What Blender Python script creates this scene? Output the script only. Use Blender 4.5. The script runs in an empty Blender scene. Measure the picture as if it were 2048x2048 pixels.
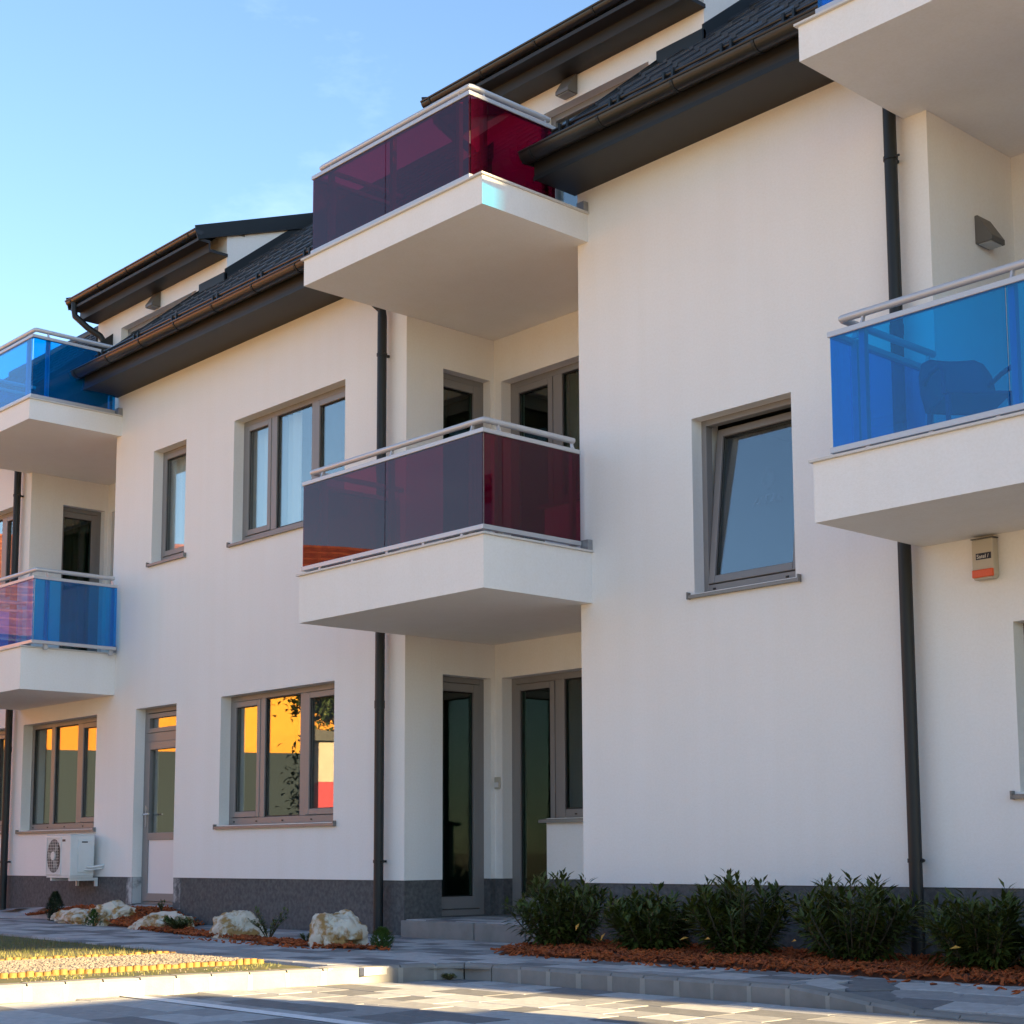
import bpy, bmesh, math, random
from mathutils import Vector, Matrix, noise
random.seed(7)
R_ = math.radians
S = bpy.context.scene
COL = S.collection
PI = math.pi

# ------------------------------------------------------------------ camera
CAM = Vector((10.951, -8.5218, 0.8152))
YAW, PITCH, ROLL = 0.8092, 0.1236, -0.0076
cd = bpy.data.cameras.new('camera'); cam = bpy.data.objects.new('camera', cd); COL.objects.link(cam)
fwd = Vector((-math.sin(YAW)*math.cos(PITCH), math.cos(YAW)*math.cos(PITCH), math.sin(PITCH)))
rgt = Vector((math.cos(YAW), math.sin(YAW), 0)); upv = rgt.cross(fwd)
rgt, upv = math.cos(ROLL)*rgt + math.sin(ROLL)*upv, -math.sin(ROLL)*rgt + math.cos(ROLL)*upv
M = Matrix((rgt, upv, -fwd)).transposed().to_4x4(); M.translation = CAM
cam.matrix_world = M
cd.sensor_width = 36; cd.lens = 3119.89/2048*36
cd.shift_x = (1024-1121.82)/2048; cd.shift_y = (1316.48-1024)/2048
cd.clip_start = 0.05; cd.clip_end = 3000
S.camera = cam

# ------------------------------------------------------------------ light
SUN_EL, SUN_AZ = R_(13.5), R_(6.3)          # low sun, almost along the facade, a little behind it
sdir = Vector((math.cos(SUN_EL)*math.cos(SUN_AZ), math.cos(SUN_EL)*math.sin(SUN_AZ), math.sin(SUN_EL)))
W = bpy.data.worlds.new('World'); S.world = W; W.use_nodes = True
nt = W.node_tree; nt.nodes.clear()
out = nt.nodes.new('ShaderNodeOutputWorld'); bg = nt.nodes.new('ShaderNodeBackground')
sky = nt.nodes.new('ShaderNodeTexSky'); sky.sky_type = 'NISHITA'; sky.sun_disc = False
sky.sun_elevation = SUN_EL; sky.sun_rotation = PI/2 - SUN_AZ
sky.air_density = 1.0; sky.dust_density = 0.15; sky.ozone_density = 1.5
tc = nt.nodes.new('ShaderNodeTexCoord'); mp = nt.nodes.new('ShaderNodeMapping')
mp.inputs['Scale'].default_value = (1.3, 1.3, 3.2)
nz = nt.nodes.new('ShaderNodeTexNoise'); nz.inputs['Scale'].default_value = 2.2; nz.inputs['Detail'].default_value = 9; nz.inputs['Roughness'].default_value = .62
rp = nt.nodes.new('ShaderNodeValToRGB'); rp.color_ramp.elements[0].position = .60; rp.color_ramp.elements[1].position = .90
rp.color_ramp.elements[0].color = (0, 0, 0, 1); rp.color_ramp.elements[1].color = (.16, .16, .16, 1)
mx = nt.nodes.new('ShaderNodeMixRGB'); mx.blend_type = 'MIX'; mx.inputs['Color2'].default_value = (11.5, 11.8, 12.2, 1)
L = nt.links.new
L(tc.outputs['Generated'], mp.inputs['Vector']); L(mp.outputs[0], nz.inputs['Vector']); L(nz.outputs['Fac'], rp.inputs[0])
L(rp.outputs[0], mx.inputs['Fac']); L(sky.outputs[0], mx.inputs['Color1']); tn = nt.nodes.new('ShaderNodeMixRGB'); tn.blend_type = 'MULTIPLY'; tn.inputs['Fac'].default_value = 1; tn.inputs['Color2'].default_value = (.84, .91, 1.0, 1); L(mx.outputs[0], tn.inputs['Color1']); L(tn.outputs[0], bg.inputs[0]); L(bg.outputs[0], out.inputs[0])
bg.inputs[1].default_value = 0.05
sd = bpy.data.lights.new('sun', 'SUN'); sd.energy = 4.6; sd.angle = R_(0.5); sd.color = (1.0, .73, .37)
so = bpy.data.objects.new('sun', sd); COL.objects.link(so)
so.rotation_euler = sdir.to_track_quat('Z', 'Y').to_euler()
S.view_settings.view_transform = 'Standard'; S.view_settings.look = 'None'; S.view_settings.gamma = 1
S.view_settings.use_curve_mapping = False
S.view_settings.exposure = 2.88
try:
    S.cycles.max_bounces = 10; S.cycles.transparent_max_bounces = 24
    S.cycles.caustics_reflective = False; S.cycles.caustics_refractive = False
    S.cycles.use_denoising = True
except Exception: pass

# ------------------------------------------------------------------ materials
def mat(name, col, rough=.6, metal=0., spec=.5, nscale=0, namt=.0, bump=0., bscale=60, col2=None, cscale=4, cpos=(.4,.6), detail=5, streak=0.):
    m = bpy.data.materials.new(name); m.use_nodes = True; n = m.node_tree; b = n.nodes['Principled BSDF']
    b.inputs['Roughness'].default_value = rough; b.inputs['Metallic'].default_value = metal
    b.inputs['Specular IOR Level'].default_value = spec
    b.inputs['Base Color'].default_value = (*col, 1)
    t = n.nodes.new('ShaderNodeTexCoord')
    if col2 is not None:
        z = n.nodes.new('ShaderNodeTexNoise'); z.inputs['Scale'].default_value = cscale; z.inputs['Detail'].default_value = detail; z.inputs['Roughness'].default_value = .6
        n.links.new(t.outputs['Object'], z.inputs['Vector'])
        r = n.nodes.new('ShaderNodeValToRGB'); r.color_ramp.elements[0].position, r.color_ramp.elements[1].position = cpos
        r.color_ramp.elements[0].color = (*col, 1); r.color_ramp.elements[1].color = (*col2, 1)
        n.links.new(z.outputs['Fac'], r.inputs[0]); n.links.new(r.outputs[0], b.inputs['Base Color'])
    if streak:       # weathering: soft vertical run marks and a fine render grain
        def layer(sc, scale, lo, src):
            mp_ = n.nodes.new('ShaderNodeMapping'); mp_.inputs['Scale'].default_value = sc; n.links.new(t.outputs['Object'], mp_.inputs['Vector'])
            z = n.nodes.new('ShaderNodeTexNoise'); z.inputs['Scale'].default_value = scale; z.inputs['Detail'].default_value = 6; n.links.new(mp_.outputs[0], z.inputs['Vector'])
            r = n.nodes.new('ShaderNodeValToRGB'); r.color_ramp.elements[0].position = .32; r.color_ramp.elements[1].position = .62
            r.color_ramp.elements[0].color = (lo, lo*.995, lo*.985, 1); r.color_ramp.elements[1].color = (1, 1, 1, 1); n.links.new(z.outputs['Fac'], r.inputs[0])
            m2 = n.nodes.new('ShaderNodeMixRGB'); m2.blend_type = 'MULTIPLY'; m2.inputs['Fac'].default_value = 1; n.links.new(src, m2.inputs['Color1']); n.links.new(r.outputs[0], m2.inputs['Color2']); return m2.outputs[0]
        src = b.inputs['Base Color'].links[0].from_socket
        src = layer((5.0, 5.0, .22), 1.3, 1-streak, src); src = layer((1, 1, 1), 55, 1-streak*2.2, src); n.links.new(src, b.inputs['Base Color'])
    if bump:
        z = n.nodes.new('ShaderNodeTexNoise'); z.inputs['Scale'].default_value = bscale; z.inputs['Detail'].default_value = 4
        n.links.new(t.outputs['Object'], z.inputs['Vector'])
        bp = n.nodes.new('ShaderNodeBump'); bp.inputs['Strength'].default_value = bump; bp.inputs['Distance'].default_value = .004
        n.links.new(z.outputs['Fac'], bp.inputs['Height']); n.links.new(bp.outputs[0], b.inputs['Normal'])
    return m

def glassmat(name, tint, r0, rough=0., wav=0., haze=None):
    """thin pane: coloured straight-through light plus a mirror part that grows towards grazing"""
    m = bpy.data.materials.new(name); m.use_nodes = True; n = m.node_tree; n.nodes.clear()
    o = n.nodes.new('ShaderNodeOutputMaterial'); mixs = n.nodes.new('ShaderNodeMixShader')
    tr = n.nodes.new('ShaderNodeBsdfTransparent'); tr.inputs[0].default_value = (*tint, 1)
    gl = n.nodes.new('ShaderNodeBsdfGlossy'); gl.inputs['Roughness'].default_value = rough; gl.inputs[0].default_value = (1, 1, 1, 1)
    g = n.nodes.new('ShaderNodeNewGeometry'); dp = n.nodes.new('ShaderNodeVectorMath'); dp.operation = 'DOT_PRODUCT'
    n.links.new(g.outputs['Normal'], dp.inputs[0]); n.links.new(g.outputs['Incoming'], dp.inputs[1])
    def mth(op, a, bv=None):
        q = n.nodes.new('ShaderNodeMath'); q.operation = op
        for i, v in enumerate((a, bv)):
            if v is None: continue
            if isinstance(v, (int, float)): q.inputs[i].default_value = v
            else: n.links.new(v, q.inputs[i])
        return q.outputs[0]
    c = mth('ABSOLUTE', dp.outputs['Value']); c = mth('SUBTRACT', 1.0, c); c = mth('POWER', c, 5.0)
    c = mth('MULTIPLY', c, 1-r0); c = mth('ADD', c, r0)
    if wav:
        t = n.nodes.new('ShaderNodeTexCoord'); z = n.nodes.new('ShaderNodeTexNoise'); z.inputs['Scale'].default_value = 1.3; z.inputs['Detail'].default_value = 1
        n.links.new(t.outputs['Object'], z.inputs['Vector']); bp = n.nodes.new('ShaderNodeBump'); bp.inputs['Strength'].default_value = wav; bp.inputs['Distance'].default_value = .02
        n.links.new(z.outputs['Fac'], bp.inputs['Height']); n.links.new(bp.outputs[0], gl.inputs['Normal'])
    base = tr
    if haze:      # faint milkiness of the coloured film in the laminate
        df = n.nodes.new('ShaderNodeBsdfDiffuse'); df.inputs[0].default_value = (*haze[0], 1); base = n.nodes.new('ShaderNodeMixShader'); base.inputs[0].default_value = haze[1]
        n.links.new(tr.outputs[0], base.inputs[1]); n.links.new(df.outputs[0], base.inputs[2])
    n.links.new(c, mixs.inputs[0]); n.links.new(base.outputs[0], mixs.inputs[1]); n.links.new(gl.outputs[0], mixs.inputs[2]); n.links.new(mixs.outputs[0], o.inputs[0])
    return m

M_ = dict(
    plaster=mat('plaster', (.87, .855, .835), .85, spec=.2, bump=.35, bscale=140, col2=(.845, .83, .81), cscale=1.3, cpos=(.3, .75), streak=.014),
    soffitw=mat('slab_plaster', (.86, .845, .825), .85, spec=.2, bump=.3, bscale=120, col2=(.835, .82, .80), cscale=1.8, cpos=(.3, .75), streak=.016),
    plinth=mat('plinth_plaster', (.085, .084, .087), .9, spec=.25, bump=.7, bscale=170, col2=(.15, .147, .145), cscale=26, cpos=(.35, .7), detail=8),
    plinthw=mat('smeared_plaster', (.12, .12, .125), .9, spec=.2, col2=(.5, .5, .5), cscale=5, cpos=(.45, .62), bump=.5, bscale=100),
    frame=mat('frame_taupe', (.235, .222, .217), .42, spec=.5),
    framed=mat('frame_gasket', (.012, .012, .012), .6),
    sill=mat('sill_grey', (.20, .195, .19), .4, metal=.2),
    dark=mat('dark_metal', (.014, .017, .019), .48, spec=.35, bump=.05, bscale=8),
    gut=mat('gutter_metal', (.028, .026, .026), .3, metal=.35, spec=.6),
    soffitd=mat('soffit_boards', (.022, .020, .019), .55),
    tile=mat('roof_tile', (.022, .022, .025), .55, col2=(.035, .033, .033), cscale=9, bump=.2),
    alu=mat('rail_aluminium', (.52, .52, .54), .38, metal=.25),
    flash=mat('flashing_metal', (.33, .34, .36), .35, metal=.5),
    coping=mat('coping_stone', (.62, .60, .57), .6),
    steel=mat('brushed_steel', (.55, .55, .55), .25, metal=1.0),
    white=mat('white_panel', (.74, .73, .74), .4),
    acw=mat('unit_white', (.70, .72, .72), .4, col2=(.66, .68, .68), cscale=5),
    acd=mat('unit_dark', (.05, .055, .06), .5),
    room=mat('room_plaster', (.30, .30, .28), .9),
    rdark=mat('room_dark', (.06, .06, .055), .9),
    lampc=mat('lamp_case', (.13, .12, .11), .5), lampg=mat('lamp_glass', (.45, .45, .44), .3),
    sirenc=mat('siren_case', (.50, .46, .38), .5), siren_o=mat('siren_orange', (.75, .10, .012), .3), siren_l=mat('siren_label', (.012, .016, .035), .4),
    sirent=mat('label_lettering', (.75, .75, .72), .5),
    kerb=mat('kerb_concrete', (.235, .23, .222), .85, col2=(.19, .186, .178), cscale=7, bump=.5, bscale=90, cpos=(.35, .7)),
    mortar=mat('kerb_joint', (.31, .305, .285), .95, bump=.5, bscale=120),
    pa=mat('paver_light', (.42, .425, .435), .8, col2=(.35, .355, .365), cscale=14, bump=.5, bscale=160),
    pb=mat('paver_mid', (.29, .295, .305), .8, col2=(.245, .25, .262), cscale=14, bump=.5, bscale=160),
    pc=mat('paver_dark', (.165, .17, .182), .8, col2=(.135, .14, .152), cscale=14, bump=.5, bscale=160),
    joint=mat('joint_sand', (.10, .095, .085), .95, bump=.5, bscale=200),
    paint=mat('road_paint', (.78, .78, .80), .6, col2=(.55, .55, .57), cscale=30, cpos=(.5, .75)),
    earth=mat('earth', (.10, .075, .045), .95, col2=(.07, .052, .03), cscale=6, bump=.6, bscale=40),
    field=mat('ground_cover', (.46, .36, .24), .95, col2=(.38, .30, .20), cscale=.6, bump=.4, bscale=10),
    lawn=mat('lawn_soil', (.10, .085, .035), .95, col2=(.06, .075, .022), cscale=8, bump=.8, bscale=60),
    grass=mat('grass_blade', (.09, .105, .022), .7, col2=(.19, .16, .05), cscale=5, cpos=(.4, .65)),
    gravel=mat('gravel', (.21, .185, .165), .85, col2=(.13, .112, .10), cscale=40),
    log=mat('palisade_wood', (.25, .145, .035), .75, col2=(.16, .085, .02), cscale=14, bump=.4, bscale=60),
    mulch=mat('mulch_soil', (.13, .040, .014), .95, col2=(.07, .022, .01), cscale=22, bump=.8, bscale=80),
    chip=mat('bark_chip', (.43, .092, .014), .85, col2=(.17, .036, .009), cscale=11, cpos=(.35, .65)),
    rock=mat('limestone', (.60, .55, .46), .85, col2=(.33, .195, .065), cscale=8, cpos=(.47, .58), bump=1.0, bscale=30, detail=9),
    leaf=mat('laurel_leaf', (.036, .056, .011), .45, spec=.25, col2=(.085, .098, .018), cscale=7, cpos=(.35, .7)),
    leafl=mat('young_leaf', (.055, .085, .016), .45, spec=.3, col2=(.08, .10, .022), cscale=9),
    leafy=mat('yellow_leaf', (.50, .26, .035), .6), stem=mat('shrub_stem', (.055, .045, .025), .8),
    conif=mat('conifer_green', (.012, .026, .012), .7, col2=(.025, .045, .016), cscale=15),
    conl=mat('conifer_light', (.06, .12, .018), .6, col2=(.035, .08, .015), cscale=12),
    chair=mat('chair_plastic', (.12, .085, .14), .5),
    curtain=mat('curtain_sheer', (.80, .82, .84), .9, spec=.1), curtd=mat('curtain_dark', (.07, .075, .06), .9, spec=.1),
    wood=mat('orange_panel', (.30, .12, .03), .5),
    orange=mat('orange_render', (.62, .28, .03), .9, col2=(.50, .18, .018), cscale=.35), shadegrey=mat('shade_grey', (.018, .030, .042), .9),  # shade on the orange house's lower wall is put into this dark grey
    rtile=mat('red_tile', (.30, .085, .035), .8, col2=(.20, .05, .022), cscale=5), cream=mat('cream_render', (.55, .46, .36), .9, col2=(.5, .42, .33), cscale=1),
    pink=mat('pink_render', (.46, .22, .19), .9), bark=mat('bark', (.06, .045, .03), .9, bump=.6, bscale=30),
    tleaf=mat('tree_leaf', (.025, .045, .012), .6, col2=(.05, .075, .018), cscale=3),
    carp=mat('car_paint', (.35, .37, .39), .25, metal=.6), tyre=mat('tyre_rubber', (.015, .015, .015), .8), crimson=mat('crimson_boards', (.42, .05, .075), .8), redl=mat('tail_lamp', (.35, .01, .01), .2),
    wglass=glassmat('window_glass', (.88, .92, .91), .13), dglass=glassmat('door_glass', (.60, .74, .68), .07),
    blue=glassmat('blue_glass', (.003, .66, .98), .045, wav=.06, haze=((.0, .27, .66), .14)), red=glassmat('red_glass', (.44, .03, .14), .036, wav=.06, haze=((.17, .010, .055), .12)),
    cglass=mat('car_glass', (.02, .025, .03), .05, spec=.8),
    sticker=glassmat('film_sticker', (.97, .97, .97), .022, rough=.25),
)
def matfoot(): pass

# ------------------------------------------------------------------ mesh helpers
class MB:
    def __init__(s): s.v = []; s.f = []; s.m = []; s.cur = 0
    def add(s, vs, fs):
        b = len(s.v); s.v += [tuple(x) for x in vs]; s.f += [tuple(b+i for i in f) for f in fs]; s.m += [s.cur]*len(fs); return s
    def box(s, x0, x1, y0, y1, z0, z1, T=None):
        if x0 > x1: x0, x1 = x1, x0
        if y0 > y1: y0, y1 = y1, y0
        if z0 > z1: z0, z1 = z1, z0
        vs = [(x0,y0,z0),(x1,y0,z0),(x1,y1,z0),(x0,y1,z0),(x0,y0,z1),(x1,y0,z1),(x1,y1,z1),(x0,y1,z1)]
        fs = [(0,3,2,1),(4,5,6,7),(0,1,5,4),(1,2,6,5),(2,3,7,6),(3,0,4,7)]
        if T is not None: vs = [T(v) for v in vs]
        return s.add(vs, fs)
    def prism(s, poly, ax, a, b, T=None):
        """polygon in the plane across axis ax ('x': (y,z), 'y': (x,z), 'z': (x,y)), from a to b"""
        n = len(poly)
        def P(p, t): return {'x': (t, p[0], p[1]), 'y': (p[0], t, p[1]), 'z': (p[0], p[1], t)}[ax]
        vs = [P(p, a) for p in poly]+[P(p, b) for p in poly]
        if T is not None: vs = [T(v) for v in vs]
        return s.add(vs, [tuple(range(n))[::-1], tuple(range(n, 2*n))]+[(i, (i+1) % n, n+(i+1) % n, n+i) for i in range(n)])
    def tube(s, pts, r, n=10, cap=True):
        pts = [Vector(p) for p in pts]; rs = r if isinstance(r, (list, tuple)) else [r]*len(pts); b = []; prev = None
        for i, p in enumerate(pts):
            d = (pts[min(i+1, len(pts)-1)]-pts[max(i-1, 0)]).normalized()
            if prev is None: u = d.orthogonal().normalized()
            else:
                u = prev-d*prev.dot(d); u = u.normalized() if u.length > 1e-6 else d.orthogonal().normalized()
            prev = u; w = d.cross(u)
            b.append([p+rs[i]*(math.cos(2*PI*k/n)*u+math.sin(2*PI*k/n)*w) for k in range(n)])
        vs = [q for ring in b for q in ring]; fs = []
        for i in range(len(pts)-1):
            for k in range(n): fs.append((i*n+k, i*n+(k+1) % n, (i+1)*n+(k+1) % n, (i+1)*n+k))
        if cap: fs += [tuple(range(n))[::-1], tuple((len(pts)-1)*n+k for k in range(n))]
        return s.add(vs, fs)
    def build(s, name, m, parent=None, smooth=False, bevel=0, recalc=True):
        me = bpy.data.meshes.new(name); me.from_pydata(s.v, [], s.f)
        for q in (m if isinstance(m, (list, tuple)) else [m]): me.materials.append(q if not isinstance(q, str) else M_[q])
        if any(s.m): me.polygons.foreach_set('material_index', s.m)
        if recalc:
            bm = bmesh.new(); bm.from_mesh(me); bmesh.ops.recalc_face_normals(bm, faces=bm.faces); bm.to_mesh(me); bm.free()
        if smooth:
            me.polygons.foreach_set('use_smooth', [True]*len(me.polygons))
            try: me.set_sharp_from_angle(angle=R_(40))
            except Exception: pass
        me.update(); o = bpy.data.objects.new(name, me); COL.objects.link(o)
        if parent: o.parent = parent
        if bevel:
            bv = o.modifiers.new('bevel', 'BEVEL'); bv.width = bevel; bv.segments = 2; bv.limit_method = 'ANGLE'
        return o
def tag(o, label=None, cat=None, group=None, kind=None):
    if label: o['label'] = label
    if cat: o['category'] = cat
    if group: o['group'] = group
    if kind: o['kind'] = kind
    return o
def thing(name, label, cat, loc=(0,0,0), rz=0, group=None):
    o = bpy.data.objects.new(name, None); COL.objects.link(o); o.location = loc; o.rotation_euler = (0,0,rz)
    o.empty_display_size = .2
    return tag(o, label, cat, group)
def obj_copy(src, parent=None, loc=None, mesh=None):
    o = src.copy(); COL.objects.link(o)
    if parent: o.parent = parent
    if loc is not None: o.location = loc
    return o

# frames for walls: local (u along, d into the wall, z up)
def FR(y0): return lambda p: (p[0], y0+p[1], p[2])          # facing -Y
def SX(x0): return lambda p: (x0-p[1], p[0], p[2])          # facing +X, u = y

def wall_panel(mb, F, u0, u1, z0, z1, holes, th=.30):
    """solid wall slab with rectangular holes, reveals included"""
    us = sorted({u0, u1, *[h[0] for h in holes], *[h[1] for h in holes]}); zs = sorted({z0, z1, *[h[2] for h in holes], *[h[3] for h in holes]})
    us = [u for u in us if u0 <= u <= u1]; zs = [z for z in zs if z0 <= z <= z1]
    inh = lambda u, z: any(h[0] < u < h[1] and h[2] < z < h[3] for h in holes)
    for i in range(len(us)-1):
        for j in range(len(zs)-1):
            if inh((us[i]+us[i+1])/2, (zs[j]+zs[j+1])/2): continue
            a, b, c, d = us[i], us[i+1], zs[j], zs[j+1]
            mb.add([F((a,0,c)), F((b,0,c)), F((b,0,d)), F((a,0,d))], [(0,1,2,3)])
            mb.add([F((a,th,c)), F((b,th,c)), F((b,th,d)), F((a,th,d))], [(3,2,1,0)])
    def q(a, b, c, d): mb.add([F(a), F(b), F(c), F(d)], [(0,1,2,3)])
    q((u0,0,z0),(u0,th,z0),(u0,th,z1),(u0,0,z1)); q((u1,0,z0),(u1,th,z0),(u1,th,z1),(u1,0,z1))
    for i in range(len(us)-1):
        a, b = us[i], us[i+1]
        if not inh((a+b)/2, z1-1e-4): q((a,0,z1),(b,0,z1),(b,th,z1),(a,th,z1))
        if not inh((a+b)/2, z0+1e-4): q((a,0,z0),(b,0,z0),(b,th,z0),(a,th,z0))
    nu, nz_ = len(us)-1, len(zs)-1
    H = [[inh((us[i]+us[i+1])/2, (zs[j]+zs[j+1])/2) for j in range(nz_)] for i in range(nu)]
    for i in range(nu):
        for j in range(nz_):
            if not H[i][j]: continue
            a, b, c, d = us[i], us[i+1], zs[j], zs[j+1]
            if i > 0 and not H[i-1][j]: q((a,0,c),(a,th,c),(a,th,d),(a,0,d))
            if i < nu-1 and not H[i+1][j]: q((b,0,c),(b,th,c),(b,th,d),(b,0,d))
            if j < nz_-1 and not H[i][j+1]: q((a,0,d),(b,0,d),(b,th,d),(a,th,d))
            if j > 0 and not H[i][j-1]: q((a,0,c),(b,0,c),(b,th,c),(a,th,c))

def ring(mb, F, u0, u1, z0, z1, w, d0, d1, wb=None):
    wb = w if wb is None else wb
    mb.box(u0, u0+w, d0, d1, z0, z1, F); mb.box(u1-w, u1, d0, d1, z0, z1, F)
    mb.box(u0+w, u1-w, d0, d1, z1-w, z1, F); mb.box(u0+w, u1-w, d0, d1, z0, z0+wb, F)

def curtain_mesh(F, u0, u1, z0, z1, d, amp=.03, wl=.11):
    mb = MB(); n = max(8, int((u1-u0)/.018)); ph = random.random()*6
    vs = []
    for i in range(n+1):
        u = u0+(u1-u0)*i/n; dd = d+amp*math.sin(ph+u/wl*2*PI)+.4*amp*math.sin(2.3*ph+u/wl*3.1)
        vs += [F((u, dd, z0)), F((u, dd, z1))]
    mb.add(vs, [(2*i, 2*i+2, 2*i+3, 2*i+1) for i in range(n)]); return mb

def window(parent, F, u0, u1, z0, z1, dep=.12, bars=(), cells=None, sill=True, glass='wglass', fw=.055, hb=.075, curtains=(), sillz=None, holes=True, tilt=0, label=None, room=True, rmat='room', rdep=2.2, name='window'):
    """bars = [(ua,ub)] mullions; cells = list of 's' (sash) / 'f' (fixed) left to right"""
    e = .012
    fr = MB(); ring(fr, F, u0-e, u1+e, z0-e, z1+e, fw+e, dep, dep+.07, hb+e)
    edges = [u0+fw]
    for a, b in bars:
        fr.box(a, b, dep-.004, dep+.066, z0+hb, z1-fw, F); edges += [a, b]
    edges += [u1-fw]
    w = fr.build(name, 'frame', parent, bevel=.004)
    if label: w['label'] = label
    cells = cells or 'f'*(len(bars)+1)
    for i, kind in enumerate(cells):
        a, b = edges[2*i], edges[2*i+1]; c, d = z0+hb, z1-fw
        if kind == 's':
            s = MB(); sw = .058
            if tilt:
                ca, sa = math.cos(tilt), math.sin(tilt); piv = (dep+.02, c)
                G = lambda p, F=F: F((p[0], piv[0]+(p[1]-piv[0])*ca+(p[2]-piv[1])*sa, piv[1]+(p[2]-piv[1])*ca-(p[1]-piv[0])*sa))
            else: G = F
            ring(s, G, a+.004, b-.004, c+.004, d-.004, sw, dep-.010, dep+.055)
            so_ = s.build('sash', 'frame', w, bevel=.005)
            g = MB(); ring(g, G, a+sw-.002, b-sw+.002, c+sw-.002, d-sw+.002, .012, dep+.008, dep+.014); g.build('gasket', 'framed', w)
            p = MB(); p.box(a+sw-.006, b-sw+.006, dep+.022, dep+.028, c+sw-.006, d-sw+.006, G); p.build('pane', glass, w)
        else:
            g = MB(); ring(g, F, a-.002, b+.002, c-.002, d+.002, .014, dep+.012, dep+.020); g.build('gasket', 'framed', w)
            p = MB(); p.box(a-.006, b+.006, dep+.026, dep+.032, c-.006, d+.006, F); p.build('pane', glass, w)
    if holes:
        n = max(2, int((u1-u0)/.38))
        for k in range(n):
            u = u0+.1+(u1-u0-.2)*(k+.08*math.sin(5*k))/(n-1); h = MB(); h.box(u-.012, u+.012, dep-.006, dep+.001, z0+.030, z0+.043, F); h.build('drain_cap', 'framed', w)
    if sill:
        sz = sillz if sillz is not None else z0
        k = MB(); k.add([F((u0-.045, -.034, sz-.012)), F((u1+.045, -.034, sz-.012)), F((u1+.045, dep+.002, sz+.010)), F((u0-.045, dep+.002, sz+.010)),
                         F((u0-.045, -.034, sz-.036)), F((u1+.045, -.034, sz-.036)), F((u1+.045, -.004, sz-.036)), F((u0-.045, -.004, sz-.036))],
                        [(0,1,2,3), (0,4,5,1), (0,3,7,4), (1,5,6,2), (4,7,6,5)])
        for uu in (u0-.050, u1+.038): k.box(uu, uu+.012, -.038, -.001, sz-.040, sz+.012, F)
        k.build('sill', 'sill', w)
    for (a, b, mm, dd) in curtains:
        curtain_mesh(F, a, b, z0+.02, z1-.02, dep+dd).build('curtain', mm, w, smooth=True, recalc=False)
    if room:
        r = MB(); a, b, c, d = u0-.5, u1+.06, z0-.5, z1+.25; D0, D1 = .302, .302+rdep
        def q(*ps): r.add([F(p) for p in ps], [(0,1,2,3)])
        q((a,D1,c),(b,D1,c),(b,D1,d),(a,D1,d)); q((a,D0,c),(a,D1,c),(a,D1,d),(a,D0,d)); q((b,D0,c),(b,D1,c),(b,D1,d),(b,D0,d))
        q((a,D0,c),(b,D0,c),(b,D1,c),(a,D1,c)); q((a,D0,d),(b,D0,d),(b,D1,d),(a,D1,d))
        r.build('room_lining', rmat, w, recalc=False)
    return w

# ================================================================== THE BUILDING
BLD = thing('apartment_building', 'white three storey apartment building with blue and red glass balconies and dark eaves', 'building')
ZP, ZS = .5776, 6.15        # top of plinth, underside of eaves
Z0 = -.3
F0 = FR(0.0)
W1 = (-2.919, -.947, 4.02, 5.326); W2 = (-4.60, -3.89, 4.045, 5.326); W3 = (-3.076, -1.0735, 1.11, 2.4326); D1 = (-4.858, -3.973, .285, 2.4326)
W4 = (-7.687, -5.7685, 1.124, 2.4326); W5 = (3.4416, 4.373, 2.691, 4.009); W6 = (6.024, 7.4, 1.15, 2.194)
WFU = (-10.2, -8.18, 4.03, 5.30); WFL = (-10.2, -8.18, 1.124, 2.4326)
LX0, LX1 = -7.70, -5.475       # left loggia (upper floors only)
BX0, BX1 = 0.0, 2.2496         # middle loggia
RX0, RX1 = 5.55, 7.80          # right loggia (upper floors only)
QX0, QX1 = 11.25, 13.50        # loggia beyond the frame
YB = 1.06                      # back wall of the loggias
def wall(name, F, u0, u1, z0, z1, holes=(), m='plaster', th=.30, label=None):
    mb = MB(); wall_panel(mb, F, u0, u1, z0, z1, list(holes), th); o = mb.build(name, m, BLD, recalc=False)
    if label: o['label'] = label
    return o
wall('wall', F0, -14.0, LX0, ZP, ZS, [WFU, WFL])
wall('wall', F0, LX0, LX1, ZP, 2.66, [W4])
wall('wall', F0, LX1, BX0, ZP, ZS, [W1, W2, W3, D1])
wall('wall', F0, BX1, RX0, ZP, ZS, [W5])
wall('wall', F0, RX0, RX1, ZP, 2.78, [W6])
wall('wall', F0, RX1, QX0, ZP, ZS, [(8.6, 10.2, 4.02, 5.33), (8.6, 10.2, 1.11, 2.43)])
wall('wall', F0, QX0, QX1, ZP, 2.78)
wall('wall', F0, QX1, 24.2, ZP, ZS, [(x, x+1.4, z, z+1.3) for x in (15, 18, 21) for z in (1.12, 4.02)])
for x in (15, 18, 21):
    for z in (1.12, 4.02): window(BLD, F0, x, x+1.4, z, z+1.3, bars=[(x+.66, x+.74)], cells='fs')
# end walls and back so that no light leaks through
mb = MB(); mb.box(24.2, 24.45, 0, 9, Z0, ZS); mb.build('wall', 'plaster', BLD)
mb = MB(); mb.box(-14.25, -14.0, 0, 9, Z0, ZS); mb.build('wall', 'plaster', BLD)
mb = MB(); mb.box(-14.25, 24.45, 9, 9.3, Z0, ZS); mb.build('wall', 'plaster', BLD)
# floors between storeys
mb = MB()
for zf in (0.0, 2.76, 5.70): mb.box(-14, 24.2, YB+.31, 9, zf-.15, zf+.12)
mb.build('floor_slab', 'room', BLD)

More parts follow.
